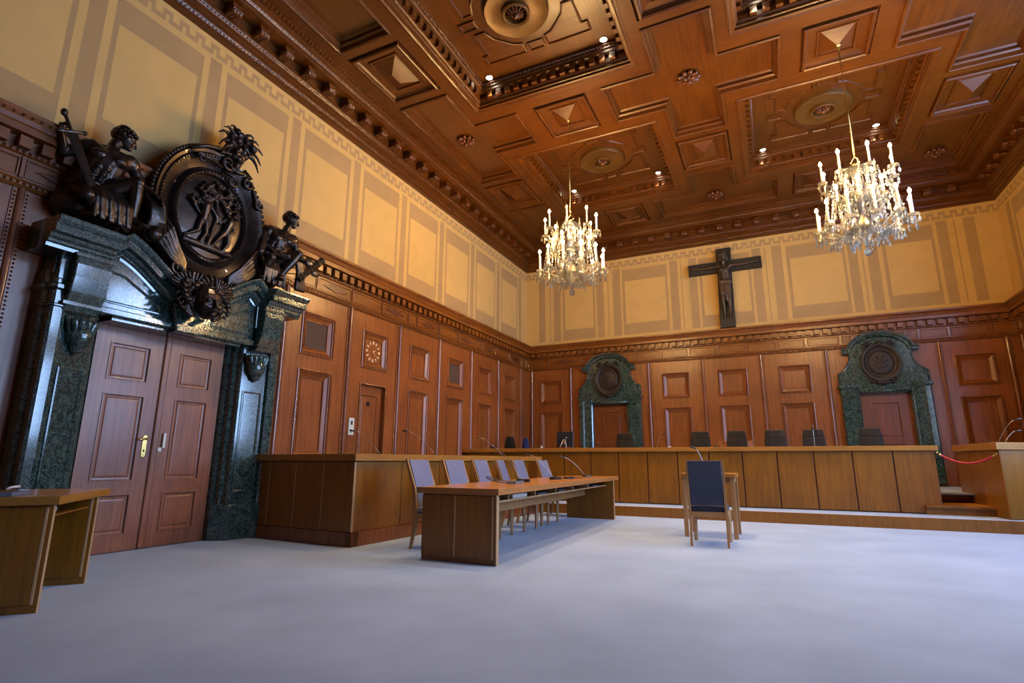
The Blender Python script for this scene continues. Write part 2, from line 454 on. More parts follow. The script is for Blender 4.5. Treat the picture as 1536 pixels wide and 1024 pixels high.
# behind and beyond the big portal
b = MB(); b.F = LW
b.board(-10.20, 0, -9.88, 3.88, PW, []); b.board(-13.42, 0, -13.0, 3.88, PW, []); b.board(-13.0, 3.0, -10.2, 3.88, PW, [])
own(b.build('wood_panel', M['wall_wood']))
own(pilaster(LW, -13.42))
b = MB(); b.F = LW
b.board(-15.4, 0, -13.42, 3.88, PW, [(-15.1, .9, -13.62, 3.62)])
field(b, -15.1, .9, -13.62, 3.62, PW)
own(b.build('wood_panel', [M['wall_wood'], M['carved'], M['grille']]))
b = MB(); b.F = LW; b.board(DY, 0, -15.4, 3.88, PW, []); own(b.build('wood_panel', M['wall_wood']))
own(pilaster(LW, -15.4))
BP = [.22, 1.53, 3.93, 5.44, 6.94, 8.46, 10.82, 12.10]
for i in (0, 2, 3, 4, 6):
    a, c = BP[i], BP[i+1]; own(bay_panel(BW, (a+c)/2, (c-a)/2, 'b'))
for x in BP: own(pilaster(BW, x))
b = MB(); b.F = BW
b.board(0, 0, .22, 3.88, PW, []); b.board(12.10, 0, W, 3.88, PW, [])
b.board(1.53, 0, 3.93, 3.88, PW, [(2.15, 0, 3.4, 2.8)]); b.board(8.46, 0, 10.82, 3.88, PW, [(8.98, 0, 10.22, 2.8)])
own(b.build('wood_panel', M['wall_wood']))
b = MB(); b.F = RW
hs = [(c-h-.1, 1.5, c+h+.1, 4) for c, h in WIN]+[(-1.7, -.1, -.3, 4)]
b.board(DY, 0, 0, 3.88, PW, hs)
for c, h in WIN:
    for s in (c-h-.1, c+h+.1): b.quad((s, 1.5, 0), (s, 3.88, 0), (s, 3.88, PW), (s, 1.5, PW))
    b.quad((c-h-.1, 1.5, 0), (c+h+.1, 1.5, 0), (c+h+.1, 1.5, PW), (c-h-.1, 1.5, PW))
own(b.build('wood_panel', M['wall_wood']))
own(bay_panel(RW, -1.0, .7, 'r')) ; own(pilaster(RW, -.28)); own(pilaster(RW, -1.72))

# wall cornice: mitred loop round the room, cut by the windows only on the right
room = [(0, DY), (W, DY), (W, 0), (0, 0)]
b = MB()
b.ring(room, [(0, 3.86), (PW+.03, 3.86), (PW+.055, 3.89), (PW+.055, 3.92), (PW+.03, 3.945), (PW+.02, 3.96), (PW+.02, 4.22),
              (PW+.05, 4.235), (PW+.05, 4.27), (PW+.015, 4.275), (PW+.015, 4.41), (.235, 4.425), (.235, 4.50), (.25, 4.51),
              (.27, 4.555), (.305, 4.60), (.305, 4.64), (0, 4.66)], cap=False)
struct(b.build('trim_2', M['wall_wood_h']))['label'] = 'oak cornice running round the room above the panelling'
def walls3(step, fn, left=(-15.6, -.2), right=(-3.9, -.2)):
    n = int((left[1]-left[0])/step)
    for i in range(n): fn(LW, left[1]-i*step-step/2)
    n = int((W-.4)/step); s = (W-.4)/n
    for i in range(n): fn(BW, .2+(i+.5)*s)
    n = int((right[1]-right[0])/step)
    for i in range(n): fn(RW, right[1]-(i+.5)*step)
b = MB()
def dent(F, u):
    b.F = F; b.mi = 0; b.box(u-.055, 4.285, PW, u+.055, 4.405, .20)
walls3(.2, dent)
def dart(F, u):
    b.F = F; b.mi = 1; b.octa(u, 4.252, PW+.05, .022, .02); b.octa(u, 3.905, PW+.055, .022, .018)
walls3(.055, dart)
def dart2(F, u):
    b.F = F; b.mi = 1; b.octa(u, 4.58, .29, .02, .02)
walls3(.08, dart2)
struct(b.build('trim_3', [M['wall_wood_h'], M['carved']]))['label'] = 'row of carved dentils and beads under the cornice'
# frieze panels
b = MB()
def frz(F, a, c, dia=False):
    b.F = F; b.mi = 0
    w = PW+.02
    b.rect(a+.03, 3.985, c-.03, 4.195, [(0, w), (0, w+.016), (.014, w+.016), (.022, w+.002)], cap=False)
    if dia:
        m = (a+c)/2; h = (c-a)/2-.10; b.mi = 1
        b.ring([(m-h, 4.09), (m, 4.01), (m+h, 4.09), (m, 4.17)], [(0, w), (.012, w+.012)])
def post(F, u):
    b.F = F; b.mi = 2; b.box(u-.018, 3.97, PW+.01, u+.018, 4.21, PW+.045)
y = -3.30
seq = [0, .34, 1.22, 2.10]
for k in range(-1, 5):
    base = -.32-2.98*k
    pts = [base-s for s in (0, .34, 1.22, 2.10, 2.98)]
    for i in range(4):
        a, c = pts[i+1], pts[i]
        if c > -.1 and a > -.1: continue
        frz(LW, a, min(c, -.12), dia=(i in (1, 3))); post(LW, pts[i]) if pts[i] < -.1 else None
bp = [.14, .78, 1.9, 2.23, 3.30, 3.57, 4.31, 5.09, 5.86, 6.61, 7.35, 8.05, 8.82, 9.09, 10.2, 10.47, 11.06, 11.85, 12.28]
for i, (a, c) in enumerate(zip(bp, bp[1:])):
    frz(BW, a, c, dia=(c-a > .9)); post(BW, c)
frz(RW, -1.7, -.3, True)
struct(b.build('trim_4', [M['wall_wood_h'], M['carved'], M['strip']]))['label'] = 'oak frieze of small framed panels'

# ------------------------------------------------------------------ ceiling
SX = [1.47, 6.24, 11.0]; KX = [3.87, 8.61]; RY = [-1.62, -6.62, -11.62, -16.62]; KY = [-4.12, -9.12, -14.12]
IN = .78
b = MB(); b.F = CE
holes = []
cross = []
def clampr(x0, y0, x1, y1):
    return (max(x0, .96), max(y0, DY+1.0), min(x1, W-.92), min(y1, -1.07))
for x in SX:
    for y in RY:
        hx, hy = .50, .53; ax, ay = 1.47, 1.62
        l, r_, dn, up = x-ax, x+ax, y-ay, y+ay
        x0, x1, y0, y1 = x-hx, x+hx, y-hy, y+hy
        L = x > 2; R = x < 10; U = y < -2; D = y > -16
        poly = []
        # counter clockwise from left arm bottom
        poly += [(l, y0), (x0, y0)] if L else [(x0, y0)]
        if D: poly += [(x0, dn), (x1, dn)]
        poly += [(x1, y0), (r_, y0), (r_, y1), (x1, y1)] if R else [(x1, y0), (x1, y1)]
        if U: poly += [(x1, up), (x0, up)]
        poly += [(x0, y1), (l, y1)] if L else [(x0, y1)]
        q = []
        for p in poly:                                   # drop doubled points
            if not q or (abs(q[-1][0]-p[0])+abs(q[-1][1]-p[1]) > 1e-4): q.append(p)
        # remove collinear points
        z = []
        for i in range(len(q)):
            a, c, d = q[i-1], q[i], q[(i+1) % len(q)]
            if abs((c[0]-a[0])*(d[1]-c[1])-(c[1]-a[1])*(d[0]-c[0])) > 1e-6: z.append(c)
        cross.append(z)
        holes += [(l if L else x0, y0, r_ if R else x1, y1), (x0, dn if D else y0, x1, up if U else y1)]
pyr = []
for x in SX:
    for y in KY: pyr.append((x, y, .54, .66))
for x in KX:
    for y in RY: pyr.append((x, y, .54, .57))
for x, y, hx, hy in pyr: holes.append((x-hx, y-hy, x+hx, y+hy))
for x in KX:
    for y in KY: holes.append((x-1.52, y-1.52, x+1.52, y+1.52))
b.board(IN, DY+IN, W-IN, -IN, 0, holes)
b.mi = 1; b.quad((0, DY, -.9), (W, DY, -.9), (W, 0, -.9), (0, 0, -.9))
ceil = struct(b.build('ceiling', [M['ceil'], M['dark']]))
for z in cross:
    b = MB(); b.F = CE
    b.ring(z, [(0, 0), (-.045, .0), (-.045, .03), (-.015, .045), (.0, .03), (.012, -.04), (.05, -.06), (.05, -.12), (.09, -.14)], cap=False)
    b.mi = 1; b.ring(z, [(.09, -.14), (.091, -.14)])
    b.build('cross_coffer', [M['ceil'], M['ceil_panel']], ceil)
for x, y, hx, hy in pyr:
    b = MB(); b.F = CE
    b.rect(x-hx, y-hy, x+hx, y+hy, [(0, 0), (0, -.05), (.035, -.05), (.04, .035), (.06, .05), (.085, .035), (.095, .0), (.12, -.03), (.24, -.045), (.25, -.02), (.27, -.02), (.28, -.05), (.29, -.05)], cap=False)
    a = min(hx, hy)
    b.ring([(x-hx+.29, y-hy+.29), (x+hx-.29, y-hy+.29), (x+hx-.29, y+hy-.29), (x-hx+.29, y+hy-.29)], [(0, -.05), (a-.30, .10)])
    b.mi = 1; b.bead_rect(x-hx+.018, y-hy+.018, x+hx-.018, y+hy-.018, -.04, .07, .03)
    b.build('pyramid_boss', [M['ceil'], M['ceil_dk']], ceil)
for ki, x in enumerate(KX):
    for y in KY:
        b = MB(); b.F = CE; h = 1.52
        R0 = (x-h, y-h, x+h, y+h)
        b.rect(*R0, [(0, 0), (-.10, 0), (-.10, .012), (-.07, .03), (-.04, .012), (0, .008), (.0, -.03), (.03, -.04), (.03, -.09), (.045, -.10)], cap=False)
        b.mi = 1; b.rect(*R0, [(.045, -.10), (.055, -.11), (.055, -.25)], cap=False)
        b.mi = 0; b.rect(*R0, [(.055, -.25), (.13, -.265), (.13, -.31), (.155, -.33), (.155, -.37), (.18, -.385), (.18, -.43)], cap=False)
        b.mi = 2; b.rect(*R0, [(.18, -.43), (.181, -.43)])
        b.mi = 0
        n = 14
        for i in range(n):
            t = -h+.2+(i+.5)*(2*h-.4)/n
            for (cx, cy, dx, dy) in ((x+t, y-h+.09, .05, .036), (x+t, y+h-.09, .05, .036), (x-h+.09, y+t, .036, .05), (x+h-.09, y+t, .036, .05)):
                b.box(cx-dx, cy-dy, -.245, cx+dx, cy+dy, -.125)
        b.mi = 1; b.bead_rect(x-h+.165, y-h+.165, x+h-.165, y+h-.165, -.372, .06, .02); b.mi = 0
        # moulded ridges of the inner field
        bz = -.43
        for sx in (-1, 1):
            for sy in (-1, 1):
                q = [(.2, .95), (.2, .72), (.36, .66), (.62, .4), (.7, .2), (.9, .2), (.9, .72), (1.0, .72), (1.0, .95)]
                q = [(x+sx*a, y+sy*c) for a, c in q]
                b.ring(q, [(0, bz), (0, bz+.03), (.02, bz+.035), (.035, bz+.008)], cap=True)
        for a, c in ((0, .86), (0, -.86), (.9, 0), (-.9, 0)):
            b.rect(x+a-.15, y+c-.1, x+a+.15, y+c+.1, [(0, bz), (0, bz+.025), (.02, bz+.03), (.035, bz+.005)])
        co = b.build('coffer', [M['ceil'], M['ceil_dk'], M['ceil_panel']], ceil)
        b = MB()
        b.lathe([(.54, HC+.43), (.54, HC+.36), (.52, HC+.33), (.48, HC+.34), (.40, HC+.36), (.30, HC+.355), (.235, HC+.35), (.235, HC+.30), (.21, HC+.285), (.185, HC+.30), (.18, HC+.42)], (x, y, 0), 40, cap=False)
        b.mi = 1; b.lathe([(.18, HC+.415), (.0005, HC+.415)], (x, y, 0), 24, cap=False)
        b.mi = 2
        for k in range(12):
            a = 2*PI*k/12; b.cap((x+.15*math.cos(a), y+.15*math.sin(a), HC+.36), (x+.06*math.cos(a), y+.06*math.sin(a), HC+.30), .022, .015, 6)
        b.ell((x, y, HC+.29), (.055, .055, .06), 12, 8)
        b.build('medallion', [M['medal'], M['dark'], M['ceil_dk']], co, smooth=True, angle=40)
# rosettes at the crossings
for x in SX:
    for y in RY[:3]:
        b = MB(); z0 = HC+.14
        for k in range(10):
            a = 2*PI*k/10; c, s = math.cos(a), math.sin(a)
            b.cap((x+.05*c, y+.05*s, z0-.04), (x+.17*c, y+.17*s, z0-.045), .036, .046, 8)
        for k in range(7):
            a = 2*PI*k/7+.3; c, s = math.cos(a), math.sin(a)
            b.cap((x+.02*c, y+.02*s, z0-.08), (x+.09*c, y+.09*s, z0-.09), .034, .036, 8)
        b.ell((x, y, z0-.13), (.05, .05, .045)); b.lathe([(.14, -.04), (.14, 0)], (x, y, z0), 16)
        b.build('rosette', M['ceil_dk'], ceil, smooth=True)
# perimeter cornice with brackets
b = MB(); b.F = CE
b.ring(room, [(0, .65), (.09, .65), (.09, .615), (.12, .60), (.14, .56), (.14, .53), (.17, .515), (.17, .48), (.22, .455), (.25, .41), (.25, .385),
              (.27, .38), (.27, .22), (.52, .205), (.52, .15), (.545, .14), (.57, .10), (.62, .075), (.62, .045), (.66, .04), (.66, .0), (IN, .0)], cap=False)
b.build('cornice', M['ceil'], ceil)
b = MB()
def cd(F, u):
    b.F = F
    for (z, w, r) in ((HC-.585, .13, .018), (HC-.43, .235, .02), (HC-.11, .555, .02)): b.octa(u, z, w, r, .02)
walls3(.06, cd, left=(-15.6, -.5), right=(-4.5, -.5))
b.build('bead_course', M['ceil_dk'], ceil)
b = MB()
def cd2(F, u):
    b.F = F; b.box(u-.028, HC-.045, .60, u+.028, HC+.005, .69)
walls3(.075, cd2, left=(-15.6, -.7), right=(-4.5, -.7))
b.build('dentil_course', M['ceil_dk'], ceil)
b = MB()
b.box(-.07, -.10, 0, .07, .04, .215, top=None)
b2 = MB()
for s in (-.06, -.02, .02, .06):
    pass
def bracket_mesh():
    b = MB(); b.F = lambda u, v, w: (w, u, v)
    b.box(-.075, -.05, .25, .075, .045, .46)
    for s in (-.05, 0, .05):
        b.F = FL; b.cap((.30, s, -.085), (.45, s, -.065), .035, .045, 8); b.cap((.44, s, -.085), (.445, s, -.085), .05, .05, 10)
        b.F = lambda u, v, w: (w, u, v)
    b.F = FL
    b.tube([(.47, -.08, -.06), (.47, .08, -.06)], .028, 10)
    return b
bm_ = bracket_mesh()
first = bm_.build('bracket', M['ceil_dk'], ceil, smooth=True, angle=50)
first.location = (0, -.9, HC-.28); k = 1
y = -.9-.485
while y > -14.2:
    o = first.copy(); col.objects.link(o); o.location = (0, y, HC-.28); y -= .485
n = 23
for i in range(n):
    o = first.copy(); col.objects.link(o); o.location = (.9+(W-1.8)*i/(n-1), 0, HC-.28); o.rotation_euler = (0, 0, -PI/2)
y = -.9
while y > -4.5:
    o = first.copy(); col.objects.link(o); o.location = (W, y, HC-.28); o.rotation_euler = (0, 0, PI); y -= .485

# ------------------------------------------------------------------ recessed spots
def spot(x, y, lit=True):
    z = HC+.43
    t = empty('ceiling_spotlight', (x, y, z))
    b = MB(); b.lathe([(.075, .002), (.075, -.012), (.062, -.02), (.058, -.012)], (0, 0, 0), 24, cap=False)
    b.build('rim', M['steel'], t, smooth=True, angle=40)
    b = MB(); b.lathe([(.058, -.011), (.0005, -.013)], (0, 0, 0), 24, cap=False); b.build('lens', M['spot'], t)
    ld = bpy.data.lights.new('spot_lamp', 'SPOT'); ld.energy = SPOT_W; ld.color = (1, .68, .38); ld.spot_size = math.radians(62); ld.spot_blend = .6; ld.shadow_soft_size = .04
    lo = bpy.data.objects.new('lamp', ld); col.objects.link(lo); lo.parent = t; lo.location = (0, 0, -.03)
    return t
SPOT_W = 640
names = {(0, 0): 'ceiling coffer behind the left chandelier', (1, 0): 'ceiling coffer behind the right chandelier', (0, 1): 'big ceiling coffer at the top left', (1, 1): 'ceiling coffer at the top right'}
for i, x in enumerate(KX):
    for j, y in enumerate(KY[:2]):
        for sx in (-1, 1):
            for sy in (-1, 1):
                t = spot(x+1.14*sx-.02, y+1.26*sy)
                if j < 2:
                    lab = 'round white downlight, %s corner, %s' % (('far' if sy > 0 else 'near')+('-right' if sx > 0 else '-left'), names[(i, j)])
                else: lab = 'round downlight in the rearmost ceiling coffer row'
                tag(t, lab, 'downlight', 'downlights in the corners of the ceiling coffers')

# ------------------------------------------------------------------ doors
def leaf(F, u0, u1, z0, z1, w0, w1, panels, name, parent, mat='door'):
    b = MB(); b.F = F
    b.board(u0, z0, u1, z1, w1, panels)
    for h in panels:
        b.rect(*h, [(0, w1), (0, w1+.008), (.016, w1+.008), (.026, w1-.014), (.05, w1-.016), (.06, w1-.010), (.075, w1-.008)])
    for p in (((u0, z0), (u0, z1)), ((u1, z0), (u1, z1)), ((u0, z1), (u1, z1)), ((u0, z0), (u1, z0))):
        (a, c), (d, e) = p; b.quad((a, c, w0), (d, e, w0), (d, e, w1), (a, c, w1))
    return b.build(name, M[mat], parent)
d1 = struct(empty('door_1', (0, -11.645, 0)))
DL = lambda u, v, w: (w, u, v)
lp = [(-.655, .19, -.18, .66), (-.655, .80, -.18, 1.83), (-.655, 1.98, -.18, 2.44)]
leafL = leaf(DL, -.82, -.008, .012, 2.80, .0, .045, lp, 'door_leaf', d1)
leafR = leaf(DL, .008, .82, .012, 2.80, .0, .045, [(.20, a, .655, c) for _, a, _, c in lp], 'door_leaf', d1)
b = MB(); b.F = DL; b.rect(-.02, .012, .055, 2.80, [(0, .045), (0, .06), (.012, .068)]); b.build('meeting_strip', M['door'], leafR)
b = MB(); b.F = DL   # long brass escutcheon plate and curved lever
b.lathe([(.034, .046), (.034, .052), (.028, .056)], (0, 0, 0), 20, ax='z') if False else None
q = []
for i in range(24):
    a = 2*PI*i/24; q.append((-.105+.03*math.cos(a), (1.22+(.105 if math.sin(a) > 0 else -.105))+.03*math.sin(a)))
b.prism(q, .045, .053, .004)
hd = b.build('lock_plate', M['brass'], leafL)
b = MB(); b.tube([(.05, -.105, 1.305), (.10, -.105, 1.305)], .011); b.tube([(.098, -.095, 1.305), (.102, -.15, 1.31), (.10, -.19, 1.295), (.098, -.215, 1.30)], [.012, .010, .009, .011]); b.ell((.10, -.105, 1.305), .017)
b.build('door_handle', M['brass'], leafL, smooth=True)
b = MB(); b.F = DL; b.box(-.113, 1.15, .053, -.097, 1.175, .055); b.build('keyhole', M['dark'], hd)
b = MB(); b.F = DL; b.box(.105, 1.20, .045, .14, 1.385, .075); b.box(.06, 1.155, .045, .105, 1.205, .065); b.build('lock_case', M['white'], leafR, bevel=.003)

d2 = struct(empty('door_2', (0, -7.62, 0)))
lf = leaf(DL, -.36, .36, .012, 2.47, -.01, .02, [(-.255, .25, .225, 2.30)], 'door_leaf', d2, 'wall_wood')
b = MB(); b.F = DL; b.box(-.07, 2.08, .012, .02, 2.16, .02); b.build('number_plate', M['black'], lf)
b = MB(); b.F = DL; b.box(-.335, 1.60, .02, -.31, 1.74, .027); b.build('keyhole_plate', M['brass'], lf, bevel=.003)
for i, (x, h, zt) in enumerate(((2.78, .52, 2.70), (9.60, .53, 2.72))):
    d = struct(empty('door_%d' % (i+3), (x, 0, 0)))
    BL = lambda u, v, w: (u, -w, v)
    lf = leaf(BL, -h-.02, h+.02, .58, zt+.05, .0, .04, [(-.29, 1.60, .29, 2.48), (-.29, .75, .29, 1.48)], 'door_leaf', d, 'door_dark')
    b = MB(); b.F = BL; b.box(-h+.055, 1.40, .04, -h+.09, 1.62, .046); hp = b.build('lock_plate', M['brass'], lf, bevel=.003)
    b = MB(); b.tube([(-h+.07, -.045, 1.56), (-h+.07, -.09, 1.56)], .01); b.tube([(-h+.07, -.088, 1.56), (-h+.17, -.09, 1.555)], .009); b.build('door_handle', M['brass'], lf, smooth=True)

# ------------------------------------------------------------------ small wall things
t = empty('wall_clock', (.036, -7.62, 3.155)); tag(t, 'wall clock of gilt strokes and hands set on a square oak panel', 'clock')
ang = 0
for k in range(12):
    a = k*PI/6; b = MB(); b.F = DL; c, s = math.sin(a), math.cos(a)
    n = 3 if k % 3 == 0 else 2
    for j in range(n):
        o = (j-(n-1)/2)*.016
        p = [(c*.15+s*o, s*.15-c*o), (c*.21+s*o, s*.21-c*o)]
        wx, wy = s*.006, -c*.006
        b.prism([(p[0][0]-wx, p[0][1]-wy), (p[0][0]+wx, p[0][1]+wy), (p[1][0]+wx, p[1][1]+wy), (p[1][0]-wx, p[1][1]-wy)], .0, .01)
    b.build('numeral', M['gilt'], t)
for L, a, wd in ((.15, 2.45, .009), (.10, 1.15, .011)):
    b = MB(); b.F = DL; c, s = math.sin(a), math.cos(a)
    b.prism([(-s*wd-c*.02, c*wd-s*.02), (s*wd-c*.02, -c*wd-s*.02), (c*L, s*L)], .012, .018); b.build('clock_hand', M['gilt'], t)
b = MB(); b.F = DL; b.lathe([(.014, .008), (.014, .022)], (0, 0, 0), 12) if False else b.box(-.01, -.01, .005, .01, .01, .022); b.build('hub', M['gilt'], t)

t = empty('switch_panel', (PW, -8.17, 1.66)); tag(t, 'white metal intercom and switch plate on the oak wall beside the small door', 'switch')
b = MB(); b.F = DL; b.box(-.07, -.155, 0, .07, .155, .02); b.build('plate', M['white'], t, bevel=.004)
b = MB(); b.F = DL; b.box(-.02, .03, .02, .02, .10, .026); b.build('rocker_switch', M['black'], t)
b = MB(); b.F = DL; b.box(-.025, -.11, .02, .025, -.06, .028); b.build('push_button', M['steel'], t)

# ------------------------------------------------------------------ great portal on the left wall
YC = -11.645
gp = empty('marble_portal', (0, YC, 0)); tag(gp, 'huge dark green marble doorway with dipped pediment on the left wall', 'portal')
PT = [(.825, .0), (.845, .07), (.865, .10), (.885, .10), (.895, .17), (.925, .19), (.94, .19), (.95, .25), (.97, .27), (1.31, .345), (1.32, .40), (1.36, .42), (1.44, .42), (1.465, .40), (1.47, .30), (1.50, .28), (1.50, 0)]
for s in (-1, 1):
    F = (lambda s: (lambda u, v, w: (v, s*u, w)))(s)
    b = MB(); b.F = F
    b.prism(PT, .46, 3.02)
    pier = b.build('pier', M['marble'], gp)
    b = MB(); b.F = F
    pl = [(.825, 0), (.83, .12), (.90, .22), (.95, .30), (1.28, .38), (1.31, .45), (1.46, .45), (1.49, .42), (1.52, .30), (1.52, 0)]
    b.prism(pl, 0, .46, .012); b.build('plinth', M['marble'], gp)
    # sunk panel on the splayed face
    A = Vector((.97, .27)); B = Vector((1.31, .345)); D = (B-A).normalized(); Nn = Vector((-D.y, D.x)); Lp = (B-A).length
    def G(u, v, w, A=A, D=D, Nn=Nn, s=s):
        p = A+D*u+Nn*w; return (p.y, s*p.x, v)
    b = MB(); b.F = G
    b.rect(.035, .62, Lp-.035, 2.02, [(0, 0), (0, .012), (.015, .014), (.028, .002), (.03, .001)])
    b.rect(.0, 2.50, Lp, 2.56, [(0, 0), (0, .05), (.01, .06)])
    b.build('pier_panel', M['marble'], pier)
    b = MB(); b.F = G   # fluted cup below the moulding
    cu = Lp/2
    for j in range(7):
        a = -PI/2+PI*j/6; b.F = FL
        p0 = G(cu+.13*math.sin(a), 2.50, .05+.09*math.cos(a)); p1 = G(cu+.04*math.sin(a), 2.20, .03+.04*math.cos(a))
        b.cap(p0, p1, .042, .022, 8)
    b.ell(G(cu, 2.36, .05), (.11, .13, .15)); b.ell(G(cu, 2.19, .03), (.03, .03, .035))
    b.build('fluted_cup', M['marble'], pier, smooth=True)
    # capital bands
    b = MB(); b.F = F
    b.ring(PT, [(0, 2.80), (-.03, 2.82), (-.03, 2.86), (0, 2.88)], cap=False)
    b.ring(PT, [(0, 2.62), (-.018, 2.63), (-.018, 2.645), (0, 2.66)], cap=False)
    b.build('capital_band', M['marble'], pier)
    # console bracket above the fluted cup
    G2 = (lambda s: (lambda u, v, w: (u, s*w, v)))(s)
    b = MB(); b.F = G2
    b.prism([(.28, 2.60), (.43, 2.60), (.46, 2.66), (.52, 2.80), (.55, 2.96), (.56, 3.10), (.555, 3.26), (.28, 3.26)], 1.03, 1.37, .012)
    for zz in (3.18, 2.66): b.box(.30, zz, 1.01, .575 if zz > 3 else .475, zz+.035, 1.39)
    b.build('console', M['marble'], pier)
# header
def crv(y):                      # top of the cornice against |y| from the centre
    a = abs(y)
    if a > 1.02: return 3.50+.0*(1.7-a)
    t = a/1.02
    k = .5-.5*math.cos(PI*t)
    return 3.16+(3.64-3.16)*k if a < .86 else 3.64-(3.64-3.50)*((a-.86)/.16)
ys = [-1.58+i*3.16/60 for i in range(61)]
top = [(y, crv(y)-.26) for y in ys]
HP = [(-1.50, 2.90), (-.88, 2.90), (-.88, 2.72), (.88, 2.72), (.88, 2.90), (1.50, 2.90)]
b = MB(); b.F = DL
poly = [(-1.48, 2.98), (-1.0, 2.98), (-1.0, 2.70), (1.0, 2.70), (1.0, 2.98), (1.48, 2.98)]+[(y, z) for y, z in reversed(top) if abs(y) < 1.48]
b.prism(poly, .0, .37)
hdr = b.build('header', M['marble'], gp)
for s in (-1, 1):
    b = MB(); b.F = DL
    q = [(s*.34, 2.80), (s*.98, 2.80), (s*.98, 3.18), (s*.80, 3.16), (s*.60, 3.05), (s*.34, 2.90)]
    b.ring(q, [(0, .37), (0, .385), (.014, .387), (.03, .372)])
    b.build('header_panel', M['marble'], hdr)
    b = MB(); b.F = DL; b.box(*sorted((s*.99, s*1.46))[:1], 2.92, .0, sorted((s*.99, s*1.46))[1], 3.26, .43); b.build('pier_head', M['marble'], gp, bevel=.01)
b = MB(); b.F = DL
b.rect(-1.02, 2.66, 1.02, 2.74, [(0, .05), (0, .40), (.012, .412)], base=True); b.rect(-.84, 2.62, .84, 2.67, [(0, .02), (0, .34)], base=True)
b.build('door_architrave', M['marble'], hdr)
# keystone
b = MB(); b.F = DL
b.ring([(-.17, 2.62), (.17, 2.62), (.25, 2.98), (-.25, 2.98)], [(0, .3), (0, .46), (.015, .475)], base=True)
b.build('keystone', M['marble'], gp)
# swept cornice mouldings
def sweep_cornice(prof, y0, y1, name, n=64):
    b = MB(); loops = []
    for i in range(n+1):
        y = y0+(y1-y0)*i/n; a = abs(y)
        push = .16 if a > 1.02 else .0
        z = crv(y); loops.append([b.vert(x+push, y, z+dz) for x, dz in prof])
    for a, c in zip(loops, loops[1:]):
        for k in range(len(prof)-1): b.face((a[k], a[k+1], c[k+1], c[k]))
    b.face(loops[0]); b.face(loops[-1][::-1])
    return b.build(name, M['marble'], gp)
prof = [(0, -.30), (.38, -.30), (.385, -.265), (.41, -.25), (.41, -.225), (.44, -.20), (.455, -.17), (.53, -.165), (.53, -.085), (.545, -.08), (.575, -.045), (.585, -.02), (.585, 0), (0, .01)]
ysamp = []
sweep_cornice(prof, -1.66, 1.66, 'cornice', 128)

